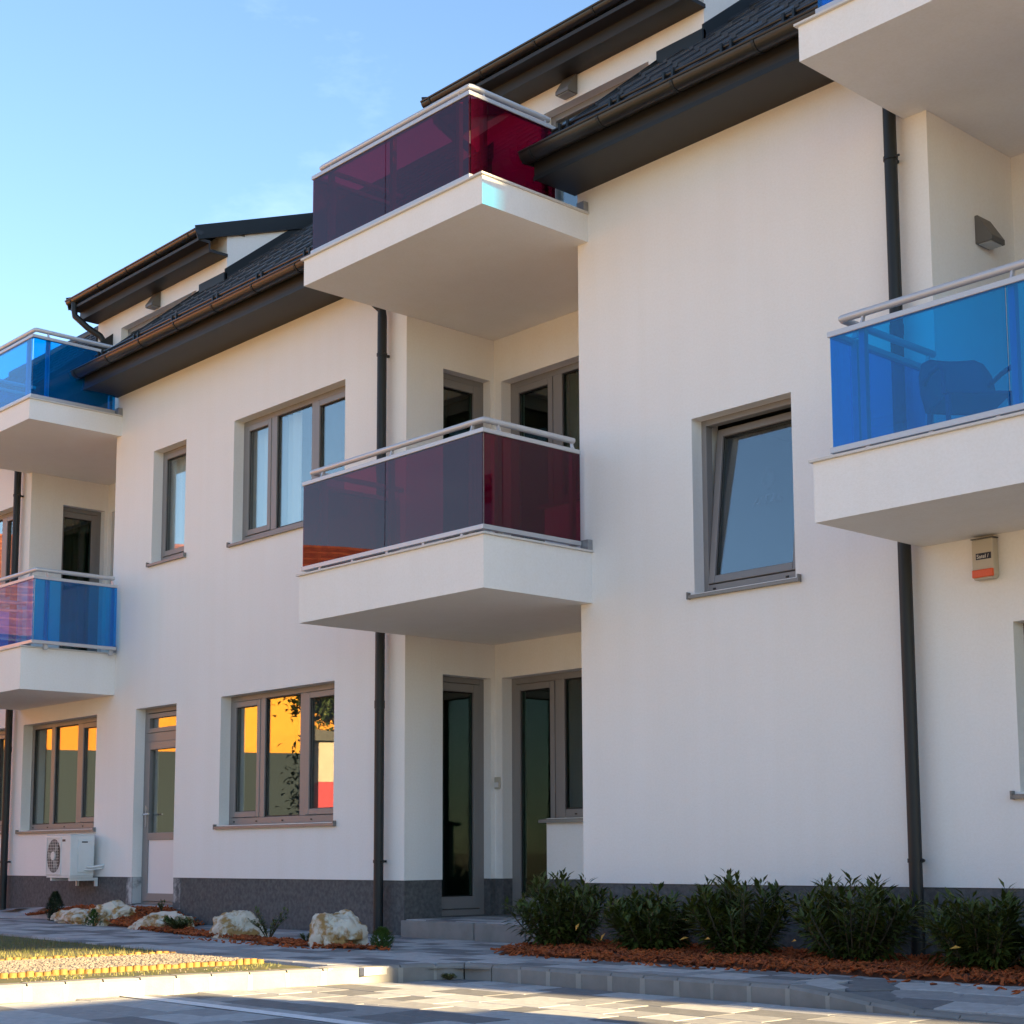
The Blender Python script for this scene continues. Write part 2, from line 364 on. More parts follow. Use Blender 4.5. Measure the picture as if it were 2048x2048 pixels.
# plinth: 12 mm proud below the render, interrupted at the door
def plinth(F, u0, u1, holes=(), zt=ZP): 
    mb = MB(); wall_panel(mb, F, u0, u1, Z0, zt, list(holes), .3); return mb.build('plinth', 'plinth', BLD, recalc=False)
PF = FR(.010)
plinth(PF, -14.0, D1[0]); plinth(PF, D1[1], BX0-.010); plinth(PF, BX1+.01, 24.2)
# pale smears of render on the plinth corners beside the door
for q in ((D1[0]-.13, D1[0]-.003, .007, .010, .28, ZP-.003), (D1[0]+.001, D1[0]+.003, .012, .12, .29, ZP-.003), (D1[1]+.003, D1[1]+.15, .007, .010, .25, ZP-.003)):
    mb = MB(); mb.box(*q); mb.build('render_smear', 'plinthw', BLD)
# door threshold block
mb = MB(); mb.box(D1[0], D1[1], .05, .32, Z0, .283); mb.build('threshold', 'kerb', BLD)

# loggias --------------------------------------------------------
SDOOR = (.433, 1.010)
def loggia(x0, x1, zf, zc, side_door, back, left_door=True, back_label=None):
    """side wall at x0 facing +X with a narrow door, back wall at YB, right wall"""
    Fs, Fb = SX(x0), FR(YB)
    holes = [(SDOOR[0], SDOOR[1], zf+.02, side_door)] if left_door else []
    mb = MB(); wall_panel(mb, Fs, 0.3005, YB+.3, zf, zc, holes, .28); mb.build('wall', 'plaster', BLD, recalc=False)
    mb = MB(); wall_panel(mb, Fb, x0, x1, zf, zc, back, .30); mb.build('wall', 'plaster', BLD, recalc=False)
    mb = MB(); mb.box(x1+.0005, x1+.28, .3005, YB+.3, zf, zc); mb.build('wall', 'plaster', BLD)
# ground-floor entrance (middle): opening in back wall = door leaf + window beside it
GF = .24
def l_hole(x0, door1, z0, z1, sz, x1): return [(x0, door1, z0, z1), (door1, x1, sz, z1)]
def combo(F, x0, xm, x1, z0, z1, sz, curtain=None, lab=None):
    """glazed door joined to a window with a sill"""
    d = MB(); dep = .12; fw = .06
    d.box(x0-.01, x0+fw, dep, dep+.07, z0, z1+.01, F); d.box(x0+fw, x1+.01, dep, dep+.07, z1-fw, z1+.01, F)
    d.box(xm-.045, xm+.075, dep-.004, dep+.066, z0, z1-fw, F); d.box(x0+fw, xm-.045, dep, dep+.07, z0-.01, z0+.05, F)
    d.box(x1-fw, x1+.01, dep, dep+.07, sz-.01, z1-fw, F); d.box(xm+.075, x1-fw, dep, dep+.07, sz-.01, sz+.08, F)
    w = d.build('door_window', 'frame', BLD, bevel=.004)
    if lab: w['label'] = lab
    a, b, c, e = x0+fw, xm-.045, z0+.05, z1-fw
    s = MB(); ring(s, F, a+.004, b-.004, c+.004, e-.004, .060, dep-.012, dep+.055, .10); s.build('door_leaf', 'frame', w, bevel=.004)
    g = MB(); ring(g, F, a+.062, b-.062, c+.102, e-.062, .012, dep+.006, dep+.012); g.build('gasket', 'framed', w)
    p = MB(); p.box(a+.056, b-.056, dep+.022, dep+.028, c+.095, e-.056, F); p.build('pane', 'dglass', w)
    a2, b2 = xm+.075, x1-fw
    g = MB(); ring(g, F, a2-.002, b2+.002, sz+.078, e+.002, .014, dep+.012, dep+.02); g.build('gasket', 'framed', w)
    p = MB(); p.box(a2-.006, b2+.006, dep+.026, dep+.032, sz+.074, e+.006, F); p.build('pane', 'dglass', w)
    h = MB(); h.box(xm+.20, xm+.225, dep-.006, dep+.001, sz+.03, sz+.043, F); h.build('drain_cap', 'framed', w)
    k = MB(); k.add([F((xm-.10, -.05, sz-.012)), F((x1+.04, -.05, sz-.012)), F((x1+.04, dep, sz+.01)), F((xm-.10, dep, sz+.01)), F((xm-.10, -.05, sz-.04)), F((x1+.04, -.05, sz-.04)), F((x1+.04, -.003, sz-.04)), F((xm-.10, -.003, sz-.04))],
                     [(0,1,2,3), (0,4,5,1), (0,3,7,4), (4,7,6,5)]); k.build('sill', 'sill', w)
    if curtain: curtain_mesh(F, a2, b2, sz+.05, z1-.05, dep+.12).build('curtain', curtain, w, smooth=True, recalc=False)
    r = MB(); A, B, C, E = x0-.3, x1+.2, z0-.02, z1+.2; D0, DD = .302, 2.6
    def q(*ps): r.add([F(p) for p in ps], [(0,1,2,3)])
    q((A,DD,C),(B,DD,C),(B,DD,E),(A,DD,E)); q((A,D0,C),(A,DD,C),(A,DD,E),(A,D0,E)); q((B,D0,C),(B,DD,C),(B,DD,E),(B,D0,E)); q((A,D0,C),(B,D0,C),(B,DD,C),(A,DD,C)); q((A,D0,E),(B,D0,E),(B,DD,E),(A,DD,E))
    r.build('room_lining', 'rdark', w, recalc=False)
    return w
def side_door(x0, z0, z1, curtain=None, lab=None):
    F = SX(x0); u0, u1 = SDOOR[0]-.075, SDOOR[1]; dep = .10
    d = MB(); ring(d, F, u0-.01, u1+.01, z0-.01, z1+.01, .065, dep, dep+.07); w = d.build('door', 'frame', BLD, bevel=.004)
    if lab: w['label'] = lab
    s = MB(); ring(s, F, u0+.06, u1-.06, z0+.06, z1-.06, .075, dep-.014, dep+.05, .11); s.build('door_leaf', 'frame', w, bevel=.004)
    s = MB(); ring(s, F, u0+.132, u1-.132, z0+.168, z1-.132, .012, dep+.006, dep+.012); s.build('gasket', 'framed', w)
    p = MB(); p.box(u0+.128, u1-.128, dep+.022, dep+.028, z0+.164, z1-.128, F); p.build('pane', 'dglass', w)
    if curtain: curtain_mesh(F, u0+.05, u1-.05, z0+.05, z1-.12, dep+.14, .025, .10).build('curtain', curtain, w, smooth=True, recalc=False)
    r = MB(); A, B, C, E = u0-.2, u1+.2, z0-.02, z1+.15; D0, DD = .282, 1.9
    def q(*ps): r.add([F(p) for p in ps], [(0,1,2,3)])
    q((A,DD,C),(B,DD,C),(B,DD,E),(A,DD,E)); q((A,D0,C),(A,DD,C),(A,DD,E),(A,D0,E)); q((B,D0,C),(B,DD,C),(B,DD,E),(B,D0,E)); q((A,D0,C),(B,D0,C),(B,DD,C),(A,DD,C)); q((A,D0,E),(B,D0,E),(B,DD,E),(A,DD,E))
    r.build('room_lining', 'rdark', w, recalc=False)
    return w
# middle, ground floor
zl = ZP
Fm, Fb = SX(BX0), FR(YB)
mb = MB(); wall_panel(mb, Fm, .3005, YB+.3, zl, 2.7508, [(SDOOR[0], SDOOR[1], .25, 2.43)], .28); mb.build('wall', 'plaster', BLD, recalc=False)
mb = MB(); wall_panel(mb, SX(BX0-.010), .3105, YB+.3, Z0, zl, [(SDOOR[0], SDOOR[1], .25, 2.43)], .27); mb.build('plinth', 'plinth', BLD, recalc=False)
bh = l_hole(.105, .70, .25, 2.43, 1.115, 2.05)
mb = MB(); wall_panel(mb, Fb, BX0, BX1, zl, 2.7508, bh, .3); mb.build('wall', 'plaster', BLD, recalc=False)
mb = MB(); wall_panel(mb, FR(YB+.010), BX0-.01, BX1, Z0, zl, [(.105, .70, .25, 2.4)], .29); mb.build('plinth', 'plinth', BLD, recalc=False)
mb = MB(); mb.box(BX1+.0005, BX1+.28, .3005, YB+.3, Z0, 2.75); mb.build('wall', 'plaster', BLD)
side_door(BX0, .25, 2.43, lab='narrow dark glazed door in the side of the ground floor entrance recess')
combo(Fb, .105, .745, 2.05, .25, 2.43, 1.115, lab='dark glazed door and window at the back of the ground floor entrance recess')
# middle, first floor
loggia(BX0, BX1, 2.95, 5.7058, 5.30, l_hole(.105, .70, 2.97, 5.28, 3.98, 2.05))
side_door(BX0, 2.97, 5.30, lab='narrow glazed door on the lower red balcony'); combo(Fb, .105, .745, 2.05, 2.97, 5.28, 3.98, curtain='curtd', lab='glazed door and window at the back of the lower red balcony')
# left, first floor
loggia(LX0, LX1, 2.83, 5.6558, 5.30, l_hole(LX0+.105, LX0+.70, 2.97, 5.28, 3.98, LX0+2.05))
side_door(LX0, 2.97, 5.30, curtain='curtd', lab='narrow glazed door with a dark curtain on the lower left blue balcony'); combo(Fb, LX0+.105, LX0+.745, LX0+2.05, 2.97, 5.28, 3.98)
# right, first floor
loggia(RX0, RX1, 2.95, 5.6658, 5.30, l_hole(RX0+.105, RX0+.70, 2.97, 5.33, 3.98, RX0+2.05), left_door=False); combo(Fb, RX0+.105, RX0+.745, RX0+2.05, 2.97, 5.33, 3.98)
loggia(QX0, QX1, 2.9, 5.68, 5.30, l_hole(QX0+.105, QX0+.70, 2.97, 5.33, 3.98, QX0+2.05), left_door=False); combo(Fb, QX0+.105, QX0+.745, QX0+2.05, 2.97, 5.33, 3.98)

# windows --------------------------------------------------------
window(BLD, F0, *W1, bars=[(-2.385, -2.288), (-1.668, -1.593)], cells='sfs', curtains=[(W1[0]+.05, W1[1]-.05, 'curtain', .16)], label='upper three part window with white sheer curtains left of the lower red balcony', rdep=1.2)
window(BLD, F0, *W2, cells='s', fw=.035, curtains=[(W2[0]+.05, W2[0]+.30, 'curtain', .14)], label='narrow upper window of one sash in the left wall', rmat='rdark')
window(BLD, F0, *W3, bars=[(-2.505, -2.423), (-1.801, -1.70)], cells='sfs', label='ground floor three part window between the white door and the downpipe')
window(BLD, F0, *W4, bars=[(-7.146, -7.049), (-6.457, -6.37)], cells='ffs', label='ground floor three part window above the air conditioner')
window(BLD, F0, *W5, dep=.11, cells='s', tilt=R_(6.5), fw=.045, hb=.07, label='single window tilted open in the wide blank wall', rmat='rdark')
window(BLD, F0, *W6, bars=[(6.7, 6.78)], cells='fs', label='ground floor window at the right edge')
window(BLD, F0, *WFU, bars=[(-9.5, -9.42), (-8.79, -8.69)], cells='sfs', curtains=[(-10.1, -8.25, 'curtain', .16)], label='upper window at the left edge behind a downpipe', rdep=1.2)
window(BLD, F0, *WFL, bars=[(-9.5, -9.42), (-8.79, -8.69)], cells='sfs', label='ground floor window at the left edge')
window(BLD, F0, 8.6, 10.2, 4.02, 5.33, bars=[(9.3, 9.4)], cells='fs'); window(BLD, F0, 8.6, 10.2, 1.11, 2.43, bars=[(9.3, 9.4)], cells='fs')
# small sheet with a round emblem and letters stuck inside the tilted pane
def text_mesh(body, size):
    c = bpy.data.curves.new('lettering', 'FONT'); c.body = body; c.size = size; c.align_x = 'CENTER'; c.extrude = .0004
    o = bpy.data.objects.new('lettering', c); COL.objects.link(o); bpy.context.view_layer.update()
    me = bpy.data.meshes.new_from_object(o.evaluated_get(bpy.context.evaluated_depsgraph_get())); bpy.data.objects.remove(o); return me
def lettering(name, body, size, mtx, m, parent):
    me = text_mesh(body, size); me.materials.clear(); me.materials.append(M_[m]); o = bpy.data.objects.new(name, me); COL.objects.link(o)
    o.parent = parent; o.matrix_local = mtx; return o
w5 = [o for o in BLD.children if o.get('label', '').startswith('single window tilted')][0]
tilt = R_(6.5); ca, sa = math.cos(tilt), math.sin(tilt)
def on_tilt(x, z, d=.018):
    piv = (.13, W5[2]+.07); dd = .11+d
    return Vector((x, piv[0]+(dd-piv[0])*ca+(z-piv[1])*sa, piv[1]+(z-piv[1])*ca-(dd-piv[0])*sa))
e_ = MB(); c = on_tilt(3.985, 3.50); U = Vector((1,0,0)); V = Vector((0, sa, ca))
ringo = [c+U*.062*math.cos(a)+V*.088*math.sin(a) for a in [k*PI/12 for k in range(24)]]; ringi = [c+U*.03*math.cos(a)+V*.045*math.sin(a) for a in [k*PI/12 for k in range(24)]]
e_.add(ringo+ringi, [(k, (k+1) % 24, 24+(k+1) % 24, 24+k) for k in range(24)]); e_.build('emblem', 'sticker', w5, recalc=False)
mt = Matrix((U, V, U.cross(V))).transposed().to_4x4(); mt.translation = on_tilt(3.99, 3.30)
lettering('sticker_lettering', 'AITAS', .105, mt, 'sticker', w5)

# white service door ---------------------------------------------
u0, u1, z0, z1 = D1; dep = .12
d = MB(); ring(d, F0, u0-.01, u1+.01, z0-.002, z1+.01, .06, dep, dep+.07, .03); d.box(u0+.05, u1-.05, dep, dep+.07, 2.06, 2.16, F0)
door = d.build('door', 'frame', BLD, bevel=.004); door['label'] = 'glazed service door with a white lower panel and a small window above'
s = MB(); ring(s, F0, u0+.06, u1-.06, z0+.032, 2.058, .085, dep-.014, dep+.055, .085); s.box(u0+.145, u1-.145, dep-.014, dep+.055, .98, 1.06, F0); s.build('door_leaf', 'frame', door, bevel=.004)
p = MB(); p.box(u0+.14, u1-.14, dep+.022, dep+.028, 1.055, 1.978, F0); p.build('pane', 'wglass', door)
p = MB(); p.box(u0+.143, u1-.143, dep+.0, dep+.03, z0+.115, .982, F0); p.build('door_panel', 'white', door)
s = MB(); ring(s, F0, u0+.062, u1-.062, 2.162, z1-.06, .05, dep-.01, dep+.05); s.build('sash', 'frame', door, bevel=.004)
p = MB(); p.box(u0+.108, u1-.108, dep+.022, dep+.028, 2.208, z1-.106, F0); p.build('pane', 'wglass', door)
h = MB(); h.box(u0+.085, u0+.115, dep-.022, dep-.014, 1.12, 1.36, F0); h.tube([(u0+.10, dep-.02, 1.26), (u0+.10, dep-.06, 1.26)], .010, 8); h.tube([(u0+.10, dep-.06, 1.26), (u0+.23, dep-.06, 1.262)], .010, 8); h.build('handle', 'steel', door, smooth=True)
r = MB(); r.box(u0-.5, u1+.4, .302, 2.4, z0-.02, z1+.2)
ro = r.build('room_lining', 'room', door)
bm = bmesh.new(); bm.from_mesh(ro.data); bmesh.ops.delete(bm, geom=[f for f in bm.faces if abs(f.normal.y) > .9 and f.calc_center_median().y < 1], context='FACES_ONLY'); bm.to_mesh(ro.data); bm.free()

# balconies ------------------------------------------------------
YF = -1.124
def balcony(lab, xs0, xs1, zb, zt, xg0, xg1, g0, g1, hz, gm, joints, posts, yg=-1.08, yend=-.06, sideposts=(-.88, -.10), left_side=True, lx=(0, 1)):
    b = MB(); b.box(xs0, xs1, YF, -.0008, zb, zt); b.box(lx[0]+.001, lx[1]-.001, -.0008, YB-.001, zb+.001, zb+.20)
    B = b.build('balcony', 'soffitw', BLD); B['label'] = lab
    c = MB(); o = .022     # coping sheet with a small drip edge
    c.box(xs0-o, xs1+o, YF-o, YF+.10, zt+.001, zt+.016); c.box(xs1-.10, xs1+o, YF+.10, -.001, zt+.001, zt+.016); c.box(xs0-o, xs0+.10, YF+.10, -.001, zt+.001, zt+.016)
    c.build('coping', 'coping', B)
    f = MB(); f.box(xs1-.07, xs1+.012, -.055, -.002, zt+.017, zt+.10); f.build('flashing', 'flash', B)
    # glass
    xa = [xg0]+list(joints)+[xg1]
    for i in range(len(xa)-1):
        p = MB(); p.box(xa[i]+.004, xa[i+1]-.004, yg-.004, yg+.004, g0, g1); p.build('glass_panel', gm, B)
    for xg in ([xg0, xg1] if left_side else [xg1]):
        ys = [yg+.008, sideposts[0], yend]
        for k in range(2):
            p = MB(); p.box(xg-.004, xg+.004, ys[k]+.003, ys[k+1]-.003, g0, g1); p.build('glass_panel', gm, B)
    # rails
    def loop(z, w, h, name):
        r = MB(); r.box(xg0-.012, xg1+.012, yg-.013, yg-.013+w, z, z+h); r.box(xg1+.012-w, xg1+.012, yg-.013+w, yend, z, z+h)
        if left_side: r.box(xg0-.012, xg0-.012+w, yg-.013+w, yend, z, z+h)
        return r.build(name, 'alu', B, bevel=.003)
    loop(g1+.001, .045, .034, 'top_rail'); loop(g0-.038, .045, .036, 'bottom_rail')
    h = MB(); ins = .05
    if left_side: h.tube([(xg0+ins, yend+.02, hz), (xg0+ins, yg+ins+.02, hz), (xg0+ins+.006, yg+ins, hz), (xg0+ins+.03, yg+ins-.002, hz), (xg1-ins-.03, yg+ins-.002, hz), (xg1-ins-.006, yg+ins, hz), (xg1-ins, yg+ins+.02, hz), (xg1-ins, yend-.02, hz)], .024, 12)
    else: h.tube([(xg0+ins, yg+ins, hz), (xg1-ins-.02, yg+ins, hz), (xg1-ins, yg+ins+.02, hz), (xg1-ins, yend-.02, hz)], .024, 12)
    h.build('handrail', 'alu', B, smooth=True)
    # posts inside the glass with shaped brackets up to the handrail
    pl = [(x, yg+.045, 0) for x in posts]+[(xg1-.045, y, 1) for y in sideposts]+([(xg0+.045, y, 1) for y in sideposts] if left_side else [])
    for (x, y, sd_) in pl:
        p = MB(); p.box(x-.020, x+.020, y-.020, y+.020, zt-.02, g1+.02); p.build('post', 'alu', B)
        k = MB(); zz0, zz1 = g1+.034, hz-.012
        prof = [(-.030, zz0), (.022, zz0), (.012, zz0+.45*(zz1-zz0)), (.020, zz1), (-.004, zz1), (-.012, zz0+.5*(zz1-zz0))]
        if sd_:
            s_ = 1 if x > (xg0+xg1)/2 else -1
            k.prism([(x+(-s_)*q[0], q[1]) for q in prof], 'y', y-.007, y+.007)
        else: k.prism([(y+q[0], q[1]) for q in prof], 'x', x-.007, x+.007)
        k.build('handrail_bracket', 'alu', B)
    for i in range(5):      # low stand-offs under the bottom rail
        x = xg0+.25+(xg1-xg0-.5)*i/4; t = MB(); t.box(x-.014, x+.014, yg-.004, yg+.02, zt+.016, g0-.038); t.build('stand_off', 'alu', B)
    return B
balcony('lower red glass balcony above the ground floor entrance', -.015, 2.375, 2.75, 3.151, -.045, 2.31, 3.245, 3.945, 4.062, 'red', [1.11], [.17, 1.13, 2.13], yg=-1.07, lx=(BX0, BX1))
balcony('upper red glass balcony under the dormer', -.005, 2.365, 5.705, 5.935, .055, 2.165, 6.02, 6.662, 6.768, 'red', [1.10], [.26, 1.14, 1.99], yend=-.17, sideposts=(-.90, -.24), lx=(BX0, BX1))
balcony('lower left blue glass balcony', -7.80, -5.365, 2.627, 3.09, -7.72, -5.25, 3.165, 3.84, 3.955, 'blue', [-6.5], [-7.5, -6.47, -5.45], yg=-1.05, lx=(LX0, LX1))
balcony('upper left blue glass balcony', -7.78, -5.365, 5.655, 5.885, -7.66, -5.43, 5.965, 6.62, 6.73, 'blue', [-6.55], [-7.45, -6.5, -5.62], lx=(LX0, LX1))
balcony('lower right blue glass balcony with a chair behind the glass', 5.395, 7.85, 2.75, 3.115, 5.51, 7.72, 3.195, 3.87, 3.985, 'blue', [6.69], [5.72, 6.71, 7.5], lx=(RX0, RX1))
balcony('upper right blue glass balcony at the top edge', 5.375, 7.85, 5.665, 5.895, 5.494, 7.70, 5.98, 6.63, 6.74, 'blue', [6.6], [5.7, 6.62, 7.5], lx=(RX0, RX1))
balcony('red glass balcony beyond the right edge, lower', 11.2, 13.6, 2.75, 3.13, 11.3, 13.5, 3.2, 3.9, 4.0, 'red', [12.4], [11.5, 12.4, 13.3], lx=(QX0, QX1))
balcony('red glass balcony beyond the right edge, upper', 11.2, 13.6, 5.68, 5.91, 11.3, 13.5, 6.0, 6.64, 6.75, 'red', [12.4], [11.5, 12.4, 13.3], lx=(QX0, QX1))

# eaves, roof strips and gutters ---------------------------------
SL = .86; RZ = lambda y: 6.34+SL*(y+.50)
YR = 2.55
def half_gutter(xa, xb, yc, zt, r, parent, nb):
    g = MB(); n = 10
    prof = [(yc-r*math.cos(PI*k/n), zt-r*math.sin(PI*k/n)) for k in range(n+1)]; inner = [(yc-(r-.006)*math.cos(PI*k/n), zt-.002-(r-.006)*math.sin(PI*k/n)) for k in range(n+1)][::-1]
    g.prism(prof+inner, 'x', xa, xb); g.prism(prof, 'x', xa-.004, xa); g.prism(prof, 'x', xb, xb+.004)
    g.tube([(xa, yc-r-.002, zt+.002), (xb, yc-r-.002, zt+.002)], .011, 8)
    G = g.build('gutter', 'gut', parent, smooth=True)
    for k in range(nb):
        x = xa+.12+(xb-xa-.3)*k/max(1, nb-1); q = MB(); rr = r+.006
        pr = [(yc-rr*math.cos(PI*j/n), zt-rr*math.sin(PI*j/n)) for j in range(n+1)]; pin = [(yc-(r-.001)*math.cos(PI*j/n), zt-(r-.001)*math.sin(PI*j/n)) for j in range(n+1)][::-1]
        q.prism(pr+pin, 'x', x-.013, x+.013); q.build('gutter_bracket', 'dark', G)
    return G
def eave(xa, xb, guards, lg=0.0):
    e = MB(); e.cur = 0
    e.box(xa, xb, -.45, .002, 6.140, 6.168); e.box(xa, xb, -.45, -.415, 6.168, 6.30); e.box(xa, xb, -.415, .10, 6.168, 6.30)
    E = e.build('eave_box', 'soffitd', BLD)
    h = MB(); h.box(xa+.001, xb-.001, -.462, -.4505, 6.128, 6.165); h.build('fascia_trim', 'dark', BLD)
    half_gutter(xa+lg, xb, -.545, 6.315, .072, BLD, max(2, int((xb-xa)/.62)))
    # tile courses of the front strip of roof
    r = MB(); y = -.56
    nco = 6; dy = (YB+.56)/nco
    for k in range(nco):
        ya, yb = -.56+k*dy, -.56+(k+1)*dy+.04; zl_, zh = RZ(ya)+.022, RZ(yb)
        r.prism([(ya, zl_), (yb, zh), (yb, zh-.05), (ya, zl_-.035)], 'x', xa, xb)
        nx = int((xb-xa)/.28)
        for j in range(nx+1):     # raised tile ribs
            x = xa+(xb-xa)*j/nx; r.prism([(ya-.004, zl_+.016), (yb, zh+.014), (yb, zh-.01), (ya-.004, zl_-.02)], 'x', max(xa, x-.022), min(xb, x+.022))
    Rf = r.build('roof', 'tile', BLD)
    c = MB(); c.prism([(-.44, 6.29), (YB, RZ(YB)-.06), (YB, 6.29)], 'x', xa+.01, xb-.01); c.build('roof_core', 'soffitd', BLD)
    for x in (xa-.014, xb):     # verge boards at the cuts
        v = MB(); v.prism([(-.57, RZ(-.57)+.045), (YB, RZ(YB)+.045), (YB, RZ(YB)-.13), (-.45, RZ(-.45)-.13), (-.57, RZ(-.57)-.035)], 'x', x, x+.014); v.build('verge_board', 'dark', BLD)
    # snow guards: pairs of small stirrups and a tube
    for k in range(guards):
        x = xa+.25+(xb-xa-.5)*k/max(1, guards-1); y0 = -.36; z_ = RZ(y0)
        for dx in (-.045, .045):
            g = MB(); g.box(x+dx-.010, x+dx+.010, y0-.01, y0+.012, z_-.01, z_+.11); g.box(x+dx-.010, x+dx+.010, y0+.012, y0+.10, z_+.08, z_+.10); g.build('snow_guard', 'dark', BLD)
    g = MB(); g.tube([(xa+.1, -.345, RZ(-.345)+.075), (xb-.1, -.345, RZ(-.345)+.075)], .012, 8); g.build('snow_rail', 'gut', BLD, smooth=True)
EA = (LX1-.012, BX0-.012); EB = (BX1-.03, RX0-.02)
eave(*EA, 7); eave(EB[0], EB[1], 6); eave(-14.2, LX0-.02, 6); eave(RX1+.02, QX0-.02, 5); eave(QX1+.02, 24.5, 8)
# upper roof to the ridge, between dormers
def upper_roof(xa, xb):
    r = MB(); n = 5; dy = (YR-YB)/n
    for k in range(n):
        ya, yb = YB+k*dy, YB+(k+1)*dy+.03; r.prism([(ya, RZ(ya)+.022), (yb, RZ(yb)), (yb, RZ(yb)-.08), (ya, RZ(ya)-.06)], 'x', xa, xb)
        nx = max(1, int((xb-xa)/.28))
        for j in range(nx+1):
            x = xa+(xb-xa)*j/nx; r.prism([(ya-.004, RZ(ya)+.038), (yb, RZ(yb)+.014), (yb, RZ(yb)-.01), (ya-.004, RZ(ya))], 'x', max(xa, x-.022), min(xb, x+.022))
    r.build('roof', 'tile', BLD)
mb = MB(); mb.prism([(YR, RZ(YR)-.02), (9.2, 6.3), (9.2, 6.1), (YR, RZ(YR)-.25)], 'x', -14.2, 24.5); mb.prism([(YR-.1, RZ(YR-.1)-.07), (YR, RZ(YR)-.07), (YR, 6.1), (YR-.1, 6.1)], 'x', -14.2, 24.5)
mb.build('roof', 'tile', BLD)
mb = MB(); mb.tube([(-14.2, YR+.02, RZ(YR)+.005), (24.5, YR+.02, RZ(YR)+.005)], .085, 10); mb.build('ridge_cap', 'tile', BLD, smooth=True)
# dormers ---------------------------------------------------------
def dormer(xa, xb, wx0, wx1, wb, spout=None, lab=None, extra=None):
    y0 = YB; D = MB()
    F = FR(y0); wall_panel(D, F, xa, xb, 5.9, 8.285, [(wx0, wx1, 5.98, 7.745)], .25)
    zt = lambda y: 8.128+.38*(y-.62)
    for x, th in ((xa, .22), (xb-.22, .22)):
        D.prism([(y0+.2501, 5.9), (2.5, 5.9), (2.5, RZ(2.5)), (2.42, zt(2.42)), (y0+.2501, zt(y0+.25))], 'x', x, x+th)
    d = D.build('dormer', 'plaster', BLD, recalc=True)
    if lab: d['label'] = lab
    r = MB(); ov = .04
    top = lambda y: 8.225+.38*(y-.62)
    r.prism([(.62, top(.62)-.01), (2.46, top(2.46)-.01), (2.46, top(2.46)-.09), (.62, top(.62)-.09)], 'x', xa-ov+.015, xb+ov-.015); r.build('roof', 'tile', d)
    for x in (xa-ov, xb+ov-.014):
        v = MB(); v.prism([(.60, top(.60)+.012), (2.5, top(2.5)+.012), (2.5, top(2.5)-.185), (.64, top(.64)-.165)], 'x', x, x+.014); v.build('verge_board', 'dark', d)
    s = MB(); s.box(xa-.02, xb+.02, .82, y0+.001, 7.965, 8.00); s.box(xa-.02, xb+.02, .80, .82, 7.955, 8.10); s.box(xa-.02, xb+.02, .66, .80, 8.065, 8.10); s.build('eave_box', 'soffitd', d)
    half_gutter(xa-ov, xb+ov, .655, 8.18, .058, d, 5)
    fl = MB(); fl.prism([(y0-.03, RZ(y0)+.13), (2.42, RZ(2.42)+.10), (2.42, RZ(2.42)-.03), (y0-.03, RZ(y0)-.02)], 'x', xb+.001, xb+.02); fl.build('flashing', 'dark', d); fl = MB(); fl.prism([(y0-.03, RZ(y0)+.13), (2.42, RZ(2.42)+.10), (2.42, RZ(2.42)-.03), (y0-.03, RZ(y0)-.02)], 'x', xa-.02, xa-.001); fl.build('flashing', 'dark', d)
    fl = MB(); fl.box(wx1+.14, xb+.02, y0-.05, y0-.002, RZ(y0)-.05, RZ(y0)+.08)
    fl.build('flashing', 'dark', d)
    # glazed opening onto the terrace
    w = MB(); ring(w, F, wx0-.01, wx1+.01, 5.97, 7.755, .07, .10, .17)
    for (a, b) in wb: w.box(a, b, .097, .165, 6.04, 7.685, F)
    wn = w.build('window', 'frame', d, bevel=.004)
    p = MB(); p.box(wx0+.05, wx1-.05, .125, .131, 6.03, 7.70, F); p.build('pane', 'wglass', d)
    s = MB(); s.box(wx0-.05, wx1+.05, y0+.2502, y0+.2504, 5.9, 7.9); 
    rm = MB(); rm.box(xa+.23, xb-.23, y0+1.0, y0+1.02, 5.9, 8.3); rm.build('room_lining', 'room', d)
    if spout:
        x = spout; t = MB(); t.tube([(x, .655, 8.13), (x, .655, 8.02), (x+.01, .66, 7.95), (x+.10, .80, 7.80), (x+.17, .95, 7.70), (x+.20, .99, 7.62), (x+.20, .995, 7.5), (x+.20, .995, 6.0)], .042, 12); t.build('downpipe', 'dark', d, smooth=True)
    return d
dormer(-8.134, -4.883, -7.485, -5.577, [(-6.9, -6.82), (-6.25, -6.17)], spout=-8.02, lab='left dormer with a dark verge and swan neck downpipe')
dormer(-.515, 2.734, .72, 2.081, [(1.50, 1.58)], spout=-.40, lab='dormer above the upper red balcony')
dormer(5.03, 8.28, 5.7, 7.6, [(6.6, 6.68)]); dormer(10.7, 14.0, 11.3, 13.2, [(12.2, 12.28)])
for xa, xb in ((-14.2, -8.134), (-4.883, -.515), (2.734, 5.03), (8.28, 10.7), (14.0, 24.5)): upper_roof(xa, xb)

